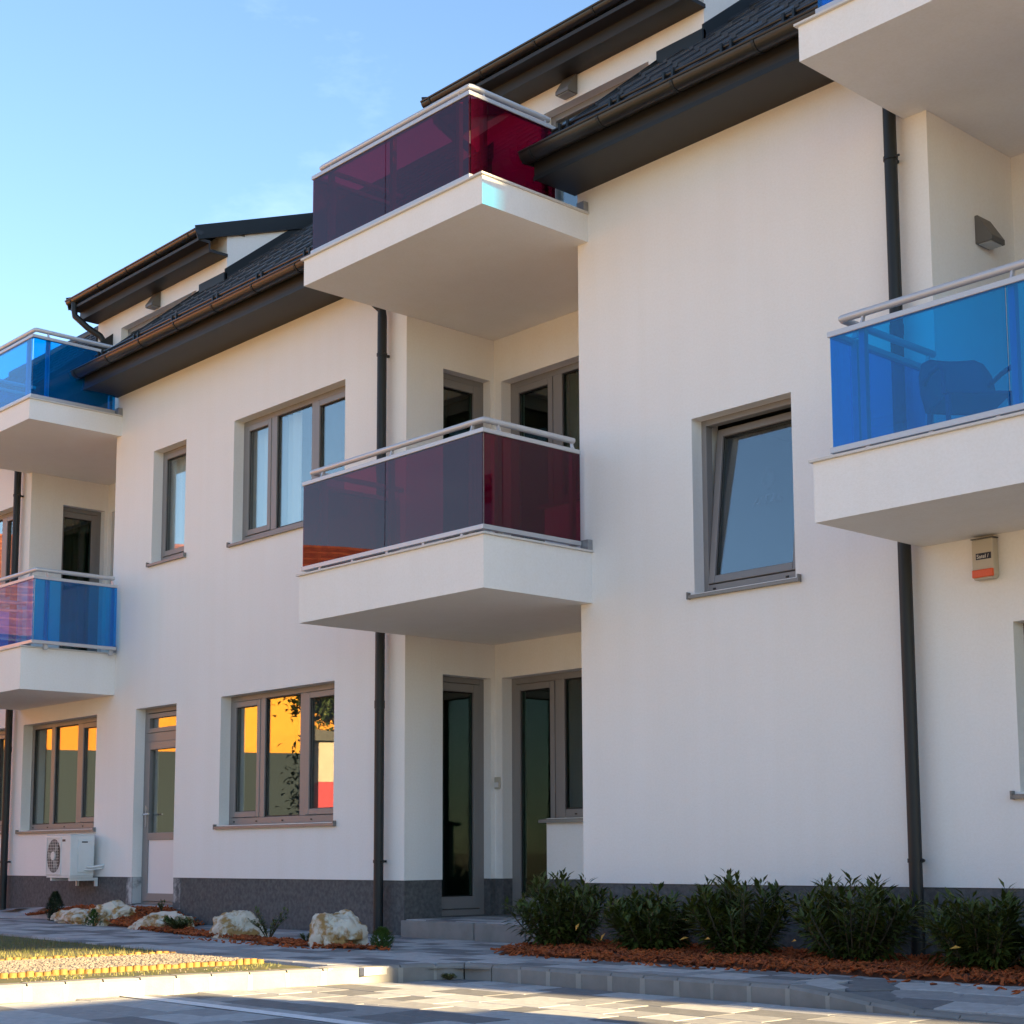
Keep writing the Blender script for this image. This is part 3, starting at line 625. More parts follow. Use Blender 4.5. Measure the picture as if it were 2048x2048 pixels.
# downpipes -------------------------------------------------------
def downpipe(x, zt=6.16, zb=.08, brz=(5.38, 3.2, .745), lab=None, top=True, joint=(2.14, 4.3)):
    t = MB(); y = -.082; r = .044
    pts = [(x, y, zb), (x, y, zt-.42), (x-.005, y-.005, zt-.34), (x-.10, y-.12, zt-.20), (x-.22, y-.34, zt-.02), (x-.24, -.50, zt+.06), (x-.24, -.535, zt+.10)]
    if not top: pts = [(x, y, zb), (x, y, zt)]
    t.tube(pts, r, 14); P = t.build('downpipe', 'dark', BLD, smooth=True)
    if lab: P['label'] = lab
    for z in brz:
        k = MB(); k.tube([(x, y, z-.013), (x, y, z+.013)], r+.006, 14); k.box(x-.012, x+.012, y+.04, -.001, z-.01, z+.01); k.tube([(x+.035, y-.01, z), (x+.075, y-.01, z)], .008, 6); k.build('pipe_bracket', 'dark', P, smooth=True)
    for z in joint:
        k = MB(); k.tube([(x, y, z-.035), (x, y, z+.035)], r+.004, 14); k.build('pipe_joint', 'dark', P, smooth=True)
downpipe(-.262, lab='dark downpipe left of the middle recess'); downpipe(5.318, lab='dark downpipe between the wide blank wall and the right balconies', joint=(4.2,)); downpipe(-7.93, lab='dark downpipe at the left edge')
k = MB(); k.box(5.15, 5.48, -.25, .005, .112, .128); k.build('drain_cover', 'dark', BLD)

# things fixed to the building ------------------------------------
def wall_lamp(lab, P, F_out, F_side):
    """wedge lamp: slim at the top, open glass underneath"""
    t = thing('wall_lamp', lab, 'lamp', P, 0, 'wedge shaped wall lamps')
    o, s = Vector(F_out), Vector(F_side); zv = Vector((0,0,1))
    def T(a, b, c): return s*a+o*b+zv*c
    w, h, pr = .085, .20, .125
    b = MB(); prof = [(0, 0), (0.0, h), (.022, h), (pr, .035), (pr, 0)]
    vs = [T(-w, q[0]+.001, q[1]) for q in prof]+[T(w, q[0]+.001, q[1]) for q in prof]; n = len(prof)
    b.add(vs, [tuple(range(n)), tuple(range(n, 2*n))]+[(i, (i+1) % n, n+(i+1) % n, n+i) for i in range(n)]); b.build('lamp_body', 'lampc', t, bevel=.003)
    g = MB(); vs = [T(a, bb, cc) for cc in (-.006, .001) for (a, bb) in ((-w+.016, .018), (w-.016, .018), (w-.016, pr-.014), (-w+.016, pr-.014))]
    g.add(vs, [(0,1,2,3), (4,5,6,7), (0,1,5,4), (1,2,6,5), (2,3,7,6), (3,0,4,7)]); g.build('lamp_glass', 'lampg', t)
    return t
wall_lamp('wedge wall lamp on the left dormer above its window', (-6.54, YB, 7.76), (0,-1,0), (1,0,0))
wall_lamp('wedge wall lamp on the dormer beside the upper red balcony', (1.10, YB, 7.775), (0,-1,0), (1,0,0))
wall_lamp('wedge wall lamp on the side wall of the lower right blue balcony', (5.55, .63, 4.89), (1,0,0), (0,1,0))

al = thing('alarm_siren', 'beige alarm siren box with an orange lens under the lower right balcony', 'alarm', (5.87, 0, 2.47))
b = MB(); b.prism([(-.075, .255), (.075, .255), (.078, .02), (.066, 0), (-.066, 0), (-.078, .02)], 'y', -.062, -.001); b.build('siren_case', 'sirenc', al, bevel=.008)
b = MB(); b.box(-.072, .074, -.076, -.045, .012, .062); b.build('lens', 'siren_o', al, bevel=.006)
b = MB(); b.box(-.046, .06, -.0640, -.0618, .125, .165); b.build('label_plate', 'siren_l', al)
mt = Matrix(((1,0,0,0),(0,0,-1,-.0645),(0,1,0,.133),(0,0,0,1))); mt[0][3] = .002
lettering('label_lettering', 'Satel /', .034, mt, 'sirent', al)
b = MB(); b.box(-.079, .079, -.064, -.001, .2552, .262); b.build('siren_cap', 'lampc', al)

bell = thing('light_switch', 'small beige switch on the wall between the two entrance doors', 'switch', (.05, YB, 1.40))
b = MB(); b.box(-.035, .035, -.022, -.001, 0, .11); b.build('switch_case', 'sirenc', bell, bevel=.005)
b = MB(); b.box(-.024, .024, -.028, -.0222, .015, .06); b.build('rocker', 'white', bell)

ac = thing('air_conditioner', 'white air conditioner unit on brackets under the left ground floor window', 'air conditioner', (-5.895, 0, .57))
x0_, x1_, ya, yb, h = -.295, .295, -.36, -.07, .475
b = MB(); b.box(x0_, x1_, ya, yb, 0.02, h); b.box(x0_-.004, x1_+.004, ya-.004, yb+.004, h, h+.012); b.build('casing', 'acw', ac, bevel=.010)
b = MB(); b.box(x0_+.01, x1_-.01, ya+.005, yb-.005, 0, .0195); b.build('base_tray', 'acw', ac)
fx = -.105
b = MB(); ring(b, lambda p: (p[0], ya-.001-p[1], p[2]), fx-.18, fx+.18, .035, .455, .012, -.001, .008); b.build('fan_surround', 'acw', ac, bevel=.003)
b = MB(); n = 36; b.add([(fx, ya-.0015, .245)]+[(fx+.170*math.cos(2*PI*k/n), ya-.0015, .245+.190*math.sin(2*PI*k/n)) for k in range(n)], [(0, 1+k, 1+(k+1) % n) for k in range(n)]); b.build('fan_opening', 'acd', ac, recalc=False)
b = MB()
for k in range(3):
    a0 = 1.1+k*2*PI/3; pts = []
    for r_, da in ((.03, -.25), (.14, -.45), (.148, .15), (.03, .3)): pts.append((fx+r_*math.cos(a0+da), ya-.004-(.006 if da < 0 else 0), .245+r_*math.sin(a0+da)))
    b.add(pts, [(0,1,2,3)])
b.build('fan_blades', 'room', ac, recalc=False)
b = MB(); b.tube([(fx, ya-.002, .245), (fx, ya-.016, .245)], .05, 18); b.build('fan_hub', 'acw', ac)
b = MB()
for i in range(1, 12):
    z = .055+.38*i/12; b.box(fx-.155, fx+.155, ya-.020, ya-.017, z-.0015, z+.0015)
for i in range(1, 7):
    x = fx-.155+.31*i/7; b.box(x-.0015, x+.0015, ya-.0165, ya-.0145, .05, .44)
b.build('fan_grille', 'acw', ac)
b = MB(); b.box(.10, .17, ya-.003, ya-.0005, .405, .43); b.build('badge', 'siren_l', ac)
b = MB(); b.box(x1_+.0005, x1_+.012, ya+.09, yb-.03, .06, .43); b.build('valve_cover', 'acw', ac, bevel=.004)
b = MB(); b.box(x1_+.0125, x1_+.0145, ya+.13, ya+.20, .39, .405); b.build('badge', 'acd', ac)
for xx in (x0_+.09, x1_-.05):
    b = MB(); b.box(xx-.018, xx+.018, ya+.02, -.001, -.035, -.001); b.box(xx-.018, xx+.018, -.03, -.001, -.10, -.0355); b.build('bracket', 'acw', ac)
b = MB(); b.tube([(x1_+.01, -.16, .12), (x1_+.06, -.13, .115), (x1_+.10, -.04, .13), (x1_+.10, -.002, .14)], .014, 8); b.tube([(x1_+.01, -.19, .09), (x1_+.05, -.15, .085), (x1_+.085, -.04, .10), (x1_+.085, -.002, .11)], .010, 8); b.build('pipes', 'acw', ac, smooth=True)

# chair on the lower right balcony ---------------------------------
ch = thing('patio_chair', 'dark plastic patio chair behind the blue glass of the lower right balcony', 'chair', (6.12, -.55, 3.08), R_(-40)); ch.scale = (.80, .80, .86)
b = MB(); b.prism([(-.25, .40), (.24, .42), (.24, .445), (-.25, .425)], 'y', -.24, .24); b.build('seat', 'chair', ch, bevel=.01)
b = MB(); vs = []; rows = [(-.22, .40, .27), (-.27, .55, .29), (-.33, .70, .28), (-.385, .80, .24), (-.40, .835, .17)]
for (x, z, w) in rows:
    for i in range(7): 
        t_ = -1+2*i/6; vs.append((x+.04*t_*t_, w*t_, z))
b.add(vs, [(r*7+i, r*7+i+1, (r+1)*7+i+1, (r+1)*7+i) for r in range(len(rows)-1) for i in range(6)]); bo = b.build('backrest', 'chair', ch, smooth=True, recalc=False)
sm = bo.modifiers.new('thick', 'SOLIDIFY'); sm.thickness = .02
for sgn in (-1, 1):
    b = MB(); b.tube([(-.30, sgn*.25, .62), (-.05, sgn*.27, .645), (.18, sgn*.27, .63), (.22, sgn*.265, .58), (.22, sgn*.26, .42)], .018, 8); b.build('armrest', 'chair', ch, smooth=True)
    for xx, sl in ((-.22, -.06), (.21, .05)):
        b = MB(); b.tube([(xx, sgn*.23, .42), (xx+sl, sgn*.25, 0)], [.022, .017], 8); b.build('leg', 'chair', ch, smooth=True)

# ================================================================== GROUND
def in_poly(x, y, P):
    c = False; n = len(P); j = n-1
    for i in range(n):
        if ((P[i][1] > y) != (P[j][1] > y)) and (x < (P[j][0]-P[i][0])*(y-P[i][1])/(P[j][1]-P[i][1])+P[i][0]): c = not c
        j = i
    return c
g = MB(); n = 40; rad = [0, 25, 60, 150, 400, 1500]; vs = [(0,0,-.06)]; fs = []
for r in rad[1:]: vs += [(r*math.cos(2*PI*k/n), r*math.sin(2*PI*k/n), -.06) for k in range(n)]
for k in range(n): fs.append((0, 1+k, 1+(k+1) % n))
for j in range(len(rad)-2):
    for k in range(n): fs.append((1+j*n+k, 1+j*n+(k+1) % n, 1+(j+1)*n+(k+1) % n, 1+(j+1)*n+k))
g.add(vs, fs); tag(g.build('ground', 'field', recalc=False), kind='structure')

# kerb line
KL = [(1.55, -8.6), (2.10, -6.2), (2.36, -4.75), (2.45, -4.1), (2.56, -3.45), (2.72, -2.75), (2.86, -2.25), (2.93, -2.02), (3.06, -1.885), (3.3, -1.86), (5.66, -1.83)]
def kx(y):
    for (xa, ya), (xb, yb) in zip(KL[:8], KL[1:9]):
        if ya <= y <= yb: return xa+(xb-xa)*(y-ya)/(yb-ya)
    return KL[0][0] if y < KL[0][1] else 3.0
LAWN_B = [(-14, -1.75), (-3.23, -2.2), (.08, -2.45), (1.85, -2.60), (2.62, -2.74)]     # back edge of the lawn
def lawn_y(x):
    for (xa, ya), (xb, yb) in zip(LAWN_B, LAWN_B[1:]):
        if xa <= x <= xb: return ya+(yb-ya)*(x-xa)/(xb-xa)
    return -2.8
def szz(x, y):
    """pavement height: level, sinking to the dropped kerb on the right"""
    if x <= 5.55: return .10
    t = min(1, (x-5.55)/.75); s = min(1, max(0, (-y-1.05)/.75)); return .10-.078*(t*t*(3-2*t))*s
def dist_key(x, y, z=.05):
    d = Vector((x, y, z))-CAM; w = d.dot(fwd)
    if w <= .2: return 1e6
    u = 1121.8+3119.9*d.dot(rgt)/w; v = 1316.5-3119.9*d.dot(upv)/w
    return d.length if (-60 < u < 2110 and v < 2130) else 1e5+d.length
PM = ['pa', 'pb', 'pc']
pav_mesh = {}
def paver_mesh(lx, ly, m):
    k = (round(lx, 3), round(ly, 3), m)
    if k not in pav_mesh:
        b = MB(); c = .004; hx, hy = lx/2-.002, ly/2-.002
        lo = [(-hx,-hy,-.05), (hx,-hy,-.05), (hx,hy,-.05), (-hx,hy,-.05)]; mi = [(x, y, -c) for x, y, _ in lo]; tp = [(x-math.copysign(c, x), y-math.copysign(c, y), 0) for x, y, _ in lo]
        b.add(lo+mi+tp, [(i, (i+1) % 4, 4+(i+1) % 4, 4+i) for i in range(4)]+[(4+i, 4+(i+1) % 4, 8+(i+1) % 4, 8+i) for i in range(4)]+[(8,9,10,11)])
        me = bpy.data.meshes.new('paver'); me.from_pydata(b.v, [], b.f); me.materials.append(M_[m]); me.update(); pav_mesh[k] = (me, b)
    return pav_mesh[k]
def lay(base, items):
    """items: (x, y, z, lx, ly, mat): the 300 nearest in view as single pavers, the rest joined"""
    items.sort(key=lambda t: dist_key(t[0], t[1]))
    for (x, y, z, lx, ly, m, zj) in items[:300]:
        o = bpy.data.objects.new('paver', paver_mesh(lx, ly, m)[0]); COL.objects.link(o); o.parent = base; o.location = (x, y, z+zj)
        if x > 5.55 and z < .0999 and z > .001:
            e = .05; nrm = Vector((-(szz(x+e, y)-szz(x-e, y))/(2*e), -(szz(x, y+e)-szz(x, y-e))/(2*e), 1)); o.rotation_euler = nrm.to_track_quat('Z', 'Y').to_euler()
    mb = MB()
    for (x, y, z, lx, ly, m, zj) in items[300:]:
        b = paver_mesh(lx, ly, m)[1]; mb.cur = PM.index(m); mb.add([(v[0]+x, v[1]+y, v[2]+z+zj) for v in b.v], b.f)
    o = mb.build('pavers', PM, base, recalc=False); o['kind'] = 'stuff'
def rows(x0, x1, y0, y1, w, lens, ok, zf, seed, along='x'):
    rnd = random.Random(seed); out = []; a = y0
    while a < y1:
        b = x0-rnd.random()*.3
        while b < x1:
            l = rnd.choice(lens); cx, cy = b+l/2, a+w/2
            X, Y = (cx, cy) if along == 'x' else (cy, cx)
            if ok(X, Y): out.append((X, Y, zf(X, Y), *((l, w) if along == 'x' else (w, l)), rnd.choices(PM, (4, 4, 3))[0], rnd.uniform(-.0016, .0008)))
            b += l
        a += w
    return out
LAND = [(-14, -.95), (-7.4, -.75), (-6.6, -.33), (-5.6, -.32), (-4.02, -.31), (-4.02, .3), (-14, .3)]
BED1 = [(-7.1, -.22), (-6.0, -.40), (-4.6, -.62), (-3.25, -.85), (-1.55, -1.18), (-.335, -1.36), (.83, -1.48), (1.66, -1.36), (1.0, -1.26), (-.6, -1.14), (-2.1, -.84), (-3.0, -.40), (-3.27, -.02), (-4.0, -.02), (-4.05, -.30), (-5.2, -.34), (-6.3, -.24)]
BED2 = [(2.45, -1.09), (2.75, -1.11), (4.7, -1.06), (7.2, -1.06), (9.5, -1.04), (9.5, .008), (2.30, .008), (2.31, -.45), (2.36, -.85)]
side = MB(); side.add([(-14, -6, .055), (9.5, -6, .055), (9.5, YB, .055), (-14, YB, .055)], [(0,1,2,3)])
# base sheet under the pavement pavers, ending at the kerb
side = MB(); poly = [(-14, .009), (14, .009), (14, -1.80), (5.66, -1.80), (3.06, -1.86), (2.9, -2.05), (2.7, -2.7)]+[(p[0], p[1]-.02) for p in LAWN_B[::-1][1:]]
side = MB(); xg = [-14+.5*i for i in range(57)]; xg += []
for xa, xb in zip(xg, xg[1:]):
    ya_, yb_ = (lambda x: (lawn_y(x)-.03 if x < 2.62 else (-1.95 if x < 3.3 else -1.81))), .009
    q0, q1 = ya_(xa), ya_(xb)
    for k in range(6):
        t0, t1 = k/6, (k+1)/6; q = [(xa, q0+(yb_-q0)*t0), (xb, q1+(yb_-q1)*t0), (xb, q1+(yb_-q1)*t1), (xa, q0+(yb_-q0)*t1)]
        side.add([(x, y, szz(x, y)-.028) for x, y in q], [(0,1,2,3)])
SW = side.build('sidewalk', 'joint', recalc=False); tag(SW, 'pavement of light and dark grey concrete blocks along the facade', kind='structure')
okS = lambda x, y: (y < -.10 and y > max(lawn_y(x)+.08, -9) and (y > -1.76 if x > 3.0 else True) and not (x > 2.55 and y < -1.80 and x > kx(y)-.12)
                    and not (in_poly(x, y+.07, BED1) and in_poly(x, y-.07, BED1)) and not in_poly(x, y-.11, BED2) and not in_poly(x, y-.30, LAND))
lay(SW, rows(-13, 13, -2.72, .0, .20, [.2, .3, .4], okS, szz, 3))
mb = MB(); mb.box(-3.25, -.01, -.12, .009, .05, .0995); mb.build('edge_strip', 'pb', SW)
# landing in front of the service door
l_ = MB(); l_.add([(-14, -.95, .10), (-7.4, -.75, .104), (-6.6, -.33, .125), (-5.6, -.32, .215), (-4.02, -.31, .255), (-4.02, .05, .278), (-5.6, .05, .272), (-8.2, .05, .175), (-14, .05, .12)], [(0,1,7,8), (1,2,7), (2,3,6,7), (3,4,5,6)]); 
l_.add([(-4.02, -.31, .27), (-4.02, .05, .278), (-4.02, .05, .0), (-4.02, -.31, .0)], [(0,1,2,3)]); 
for p, q in zip([(-7.6, -.756, .103), (-7.4, -.75, .104), (-6.6, -.33, .125), (-5.6, -.32, .215)], [(-7.4, -.75, .104), (-6.6, -.33, .125), (-5.6, -.32, .215), (-4.02, -.31, .255)]): l_.add([p, q, (q[0], q[1], 0), (p[0], p[1], 0)], [(0,1,2,3)])
lo = l_.build('landing', 'pa', SW, recalc=False)
for (a, b, m) in [(-4.3, -4.6, 'pc'), (-5.0, -5.35, 'pb'), (-5.8, -6.1, 'pc'), (-6.5, -6.9, 'pb'), (-7.3, -7.7, 'pc')]:
    z = lambda x: .268 if x > -5.6 else .268+(x+5.6)*(.268-.16)/2.6
    q = MB(); q.add([(a, -.26, z(a)+.003), (b, -.26, z(b)+.003), (b, -.02, z(b)+.003), (a, -.02, z(a)+.003)], [(0,1,2,3)]); q.build('paver', m, SW, recalc=False)

# entrance step and recess floor
ST = tag(MB().box(0.001, BX1-.001, .02, YB+.4, -.2, .232).build('entrance_step', 'joint'), 'low concrete step with block paving in the entrance recess', kind='structure')
for a, b in ((.012, .985), (.997, 1.62), (1.632, BX1-.012)):
    q = MB(); q.box(a, b, -.045, .016, .06, .236); q.build('step_block', 'kerb', ST, bevel=.008)
it = []; rnd = random.Random(5); y = .02
while y < YB:
    x = .0-rnd.random()*.2
    while x < BX1-.02:
        l = rnd.choice([.2, .3, .4]); xa, xb = max(x, .003), min(x+l, BX1-.004)
        if xb-xa > .06: 
            o = bpy.data.objects.new('paver', paver_mesh(xb-xa, min(.2, YB-.002-y), rnd.choices(PM, (4, 4, 3))[0])[0]); COL.objects.link(o); o.parent = ST; o.location = ((xa+xb)/2, y+min(.2, YB-.002-y)/2, .2425)
        x += l
    y += .2

# parking lot
pk = MB(); pk.add([(1.0, -9.5, -.035), (16, -9.5, -.035), (16, -1.80, -.035), (1.0, -1.80, -.035)], [(0,1,2,3)])
PK = tag(pk.build('parking_lot', 'joint', recalc=False), 'parking lot paved with grey concrete blocks', kind='structure')
okP = lambda x, y: y < -1.86 and (x > kx(y)-.10 or y < -8.6)
lay(PK, rows(1.3, 15.6, -9.3, -1.8, .24, [.24, .36, .48], okP, lambda x, y: 0.0, 11))
pl = MB(); pl.add([(2.34+.2*0, -4.005, .0035), (8.4, -4.005, .0035), (8.4, -3.905, .0035), (2.50, -3.905, .0035)], [(0,1,2,3)])
pl.build('painted_line', 'paint', PK, recalc=False)
# raised kerb of single stones
KB = bpy.data.objects.new('kerb', None); COL.objects.link(KB); tag(KB, 'pale concrete kerb curving round the lawn corner and dropping at the right', kind='structure')
def stone(p, q, za, zb, wd=.14):
    p, q = Vector((*p, 0)), Vector((*q, 0)); d = (q-p).normalized(); nrm = Vector((-d.y, d.x, 0)); g_ = .005
    p = p+d*g_; q = q-d*g_; b = MB(); c = .016
    prof = [(0, -.12), (0, -c), (c, 0), (wd, 0), (wd, -.12)]
    vs = [p+nrm*u+Vector((0,0,za+v if v > -.1 else -.1)) for u, v in prof]+[q+nrm*u+Vector((0,0,zb+v if v > -.1 else -.1)) for u, v in prof]
    n = 5; b.add(vs, [tuple(range(n)), tuple(range(n, 2*n))]+[(i, (i+1) % n, n+(i+1) % n, n+i) for i in range(n)])
    return b.build('kerb_stone', 'kerb', KB)
joints = MB()
# resample the polyline
pts = []; acc = 0; step = .25
for (xa, ya), (xb, yb) in zip(KL, KL[1:]):
    l = math.hypot(xb-xa, yb-ya); k = max(1, round(l/step))
    for i in range(k): pts.append((xa+(xb-xa)*i/k, ya+(yb-ya)*i/k))
pts.append(KL[-1]); x = KL[-1][0]
zz = [.10]*len(pts)
for dx, zk in ((.26, .078), (.26, .045), (.26, .022), (.26, .016)): x += dx; pts.append((x, -1.83)); zz.append(zk)
while x < 13: x += .5; pts.append((x, -1.83)); zz.append(.016)
for i in range(len(pts)-1): stone(pts[i], pts[i+1], zz[i]+random.uniform(-.002, .002), zz[i+1]+random.uniform(-.002, .002))
jm = MB()
for i in range(1, len(pts)-1):
    p = Vector((*pts[i], 0)); d = (Vector((*pts[i+1], 0))-Vector((*pts[i-1], 0))).normalized(); nrm = Vector((-d.y, d.x, 0))
    if random.random() < .22: continue
    w_ = random.uniform(.012, .026); vs = [p+d*s1*w_*(1 if t > 0 else random.uniform(.5, 1.3))+nrm*(-.0022 if u == 0 else .13)+Vector((0,0,(zz[i]-.014 if t else -.03))) for u in (0, 1) for s1, t in ((-1, 0), (1, 0), (1, 1), (-1, 1))]
    jm.add(vs, [(0,1,2,3), (4,5,6,7), (0,1,5,4), (1,2,6,5), (2,3,7,6), (3,0,4,7)])
jo = jm.build('mortar_joints', 'mortar', KB)

# lawn, gravel strip and palisade edging ---------------------------
def kerb_in(y): return kx(y)-.13
lw = MB(); ys = [-9+.25*i for i in range(28)]
def lawn_z(x, y): return .092+.012*noise.noise(Vector((x*1.7, y*1.7, 0)))
N = 26; vs = []; fs = []
grid = {}
xs = [-14+i*.4 for i in range(43)]; ysl = [-9+i*.2 for i in range(38)]
for i, x in enumerate(xs):
    for j, y in enumerate(ysl): grid[i, j] = (x, y)
for i in range(len(xs)-1):
    for j in range(len(ysl)-1):
        q = [(xs[i], ysl[j]), (xs[i+1], ysl[j]), (xs[i+1], ysl[j+1]), (xs[i], ysl[j+1])]
        q2 = []
        for (x, y) in q:
            y = min(y, lawn_y(min(x, 2.62))); x = min(x, kerb_in(y)); q2.append((x, y, lawn_z(x, y)))
        lw.add(q2, [(0,1,2,3)])
LW = tag(lw.build('lawn', 'lawn', recalc=False), 'patchy short lawn with bare soil beside the kerb', kind='structure')
def in_lawn(x, y): return y < lawn_y(min(x, 2.6))-.03 and x < kerb_in(y)-.02
gb = MB(); rnd = random.Random(21)
def blade(mb, x, y, z, h, w, lean):
    a = rnd.random()*2*PI; dx, dy = math.cos(a), math.sin(a); lx, ly = lean*math.cos(a*3), lean*math.sin(a*3)
    mb.add([(x-dx*w, y-dy*w, z-.005), (x+dx*w, y+dy*w, z-.005), (x+lx, y+ly, z+h)], [(0,1,2)])
cnt = 0
while cnt < 42000:
    x, y = rnd.uniform(-9, 2.6), rnd.uniform(-7.5, -2.2)
    if not in_lawn(x, y) or (.50 < x < 1.9): continue
    if x > 1.7 and rnd.random() < .35: pass
    dn = noise.noise(Vector((x*2.2, y*2.2, 3.1)))
    if dn < (-.25 if x < .5 else .02): 
        cnt += .3
        continue
    blade(gb, x, y, lawn_z(x, y), rnd.uniform(.012, .034)*(1.1 if x < .5 else .9), rnd.uniform(.0015, .003), rnd.uniform(.004, .02)); cnt += 1
tag(gb.build('grass', 'grass', recalc=False), 'short yellow green grass of the lawn', 'grass', kind='stuff')
LA = [(.30, -8.0), (.42, -3.9), (.55, -3.2), (.62, -2.60)]; LB = [(1.50, -8.0), (1.77, -4.42), (1.84, -3.4), (1.86, -2.66)]
def lx_(P, y):
    for (xa, ya), (xb, yb) in zip(P, P[1:]):
        if ya <= y <= yb: return xa+(xb-xa)*(y-ya)/(yb-ya)
    return P[0][0] if y < P[0][1] else P[-1][0]
gm = MB(); yy = [-8+.3*i for i in range(19)]
for a, b in zip(yy, yy[1:]):
    b = min(b, -2.60); gm.add([(lx_(LA, a), a, .106), (lx_(LB, a), a, .106), (lx_(LB, b), b, .106), (lx_(LA, b), b, .106)], [(0,1,2,3)])
rnd = random.Random(31)
ico = [(0,0,-1), (.72,-.53,-.45), (-.28,-.85,-.45), (-.89,0,-.45), (-.28,.85,-.45), (.72,.53,-.45), (.28,-.85,.45), (-.72,-.53,.45), (-.72,.53,.45), (.28,.85,.45), (.89,0,.45), (0,0,1)]
icf = [(0,1,2), (1,0,5), (0,2,3), (0,3,4), (0,4,5), (1,5,10), (2,1,6), (3,2,7), (4,3,8), (5,4,9), (1,10,6), (2,6,7), (3,7,8), (4,8,9), (5,9,10), (6,10,11), (7,6,11), (8,7,11), (9,8,11), (10,9,11)]
for _ in range(9000):
    y = rnd.uniform(-7.5, -2.62); x = rnd.uniform(lx_(LA, y)+.04, lx_(LB, y)-.04); r = rnd.uniform(.004, .010)
    s3 = (r*rnd.uniform(.8, 1.3), r*rnd.uniform(.8, 1.3), r*rnd.uniform(.5, .9)); gm.add([(x+p[0]*s3[0], y+p[1]*s3[1], .107+p[2]*s3[2]) for p in ico], icf)
tag(gm.build('gravel', 'gravel', recalc=False), 'pale gravel strip between two rows of wooden palisade logs', 'gravel', kind='stuff')
def palisade(lab, P, ya, yb, r, hh):
    t = thing('log_edging', lab, 'edging', (lx_(P, ya), ya, .05), 0, 'palisade edgings beside the gravel')
    base = Vector((lx_(P, ya), ya, .05)); y = ya; me = []
    for v in range(4):
        b = MB(); n = 10; rr = random.Random(v); z1_ = hh
        b.tube([(0,0,-.1), (0,0,z1_-.006), (0,0,z1_)], [r*.98, r*.98, r*.86], n); m = b.build('log', 'log', t, smooth=True); me.append(m.data); bpy.data.objects.remove(m)
    k = 0
    while y < yb:
        o = bpy.data.objects.new('log', random.choice(me)); COL.objects.link(o); o.parent = t; o.location = Vector((lx_(P, y), y, .05+random.uniform(-.007, .005)))-base; o.rotation_euler = (random.uniform(-.03, .03), random.uniform(-.03, .03), random.random()*6)
        y += r*2.02; k += 1
    return t
palisade('row of short wooden palisade logs between the lawn and the gravel', LA, -6.6, -2.58, .026, .070)
palisade('row of short wooden palisade logs between the gravel and the kerb', LB, -6.6, -2.64, .026, .072)
# pebbles of stone lying on the bare strip by the kerb
pb_ = MB(); rnd = random.Random(77)
for _ in range(110):
    y = rnd.uniform(-5.5, -2.75); x = rnd.uniform(lx_(LB, y)+.06, kerb_in(y)-.02); r = rnd.uniform(.003, .007)
    pb_.add([(x+p[0]*r, y+p[1]*r, .100+p[2]*r*.7) for p in ico], icf)
tag(pb_.build('pebbles', 'gravel', recalc=False), 'scattered pebbles on the bare soil beside the kerb', 'pebbles', kind='stuff')

# mulch beds --------------------------------------------------------
def bed_z1(x, y):
    t = max(0, min(1, (-3.25-x)/.75)); return .112+.03*math.exp(-((y+.95+.18*(x+.5)*(-1 if x > -3 else 0))/.5)**2)*0+t*max(0, min(1, (x+6.9)/1.7))*max(0, min(1, (y+.95)/.6))*.150
def bed(name, P, zf, lab, nchips, seed, x_lim):
    rnd = random.Random(seed); b = MB(); st = .10
    x0, x1 = min(p[0] for p in P), max(p[0] for p in P); y0, y1 = min(p[1] for p in P), max(p[1] for p in P)
    nx, ny = int((x1-x0)/st)+1, int((y1-y0)/st)+1
    for i in range(nx):
        for j in range(ny):
            xa, ya = x0+i*st, y0+j*st
            if in_poly(xa+st/2, ya+st/2, P):
                q = [(xa, ya), (xa+st, ya), (xa+st, ya+st), (xa, ya+st)]
                full = lambda x, y: all(in_poly(x+dx*st/2, y+dy*st/2, P) for dx in (-1, 1) for dy in (-1, 1))
                b.add([(x, y, (zf(x, y)+.01*noise.noise(Vector((x*5, y*5, 0)))) if full(x, y) else .075) for x, y in q], [(0,1,2,3)])
    k = 0
    while k < nchips:
        x, y = rnd.uniform(max(x0, x_lim[0]), min(x1, x_lim[1])), rnd.uniform(y0-.04, y1)
        spill = rnd.random() < .012
        if spill: y = y0-rnd.random()**2*.16; x += rnd.uniform(-.3, .3)
        elif not in_poly(x, y+rnd.uniform(-.0, .05), P): continue
        if spill and (y < -1.75 or not in_poly(x, y+.25, P)): continue
        z = zf(x, y)+.01*noise.noise(Vector((x*5, y*5, 0)))+rnd.uniform(.0, .018)
        if spill: z = szz(x, y)+.004
        l, w_, h_ = rnd.uniform(.012, .034), rnd.uniform(.006, .013), rnd.uniform(.002, .005)
        mt = Matrix.Translation((x, y, z)) @ Matrix.Rotation(rnd.random()*6.28, 4, 'Z') @ Matrix.Rotation(rnd.uniform(-.7, .7), 4, 'Y') @ Matrix.Rotation(rnd.uniform(-.7, .7), 4, 'X')
        b.cur = 1; b.add([mt @ Vector(v) for v in [(-l,-w_,-h_), (l,-w_*.6,-h_), (l*.8,w_,-h_), (-l*.9,w_*.8,-h_), (-l,-w_*.8,h_), (l,-w_*.5,h_), (l*.8,w_*.8,h_), (-l*.9,w_*.7,h_)]], [(0,3,2,1), (4,5,6,7), (0,1,5,4), (1,2,6,5), (2,3,7,6), (3,0,4,7)]); k += 1
    return tag(b.build(name, ['mulch', 'chip'], recalc=False), lab, 'mulch', kind='stuff')
bed('bark_mulch', BED1, bed_z1, 'orange bark mulch round the boulders in front of the service door', 4200, 41, (-7, 2))
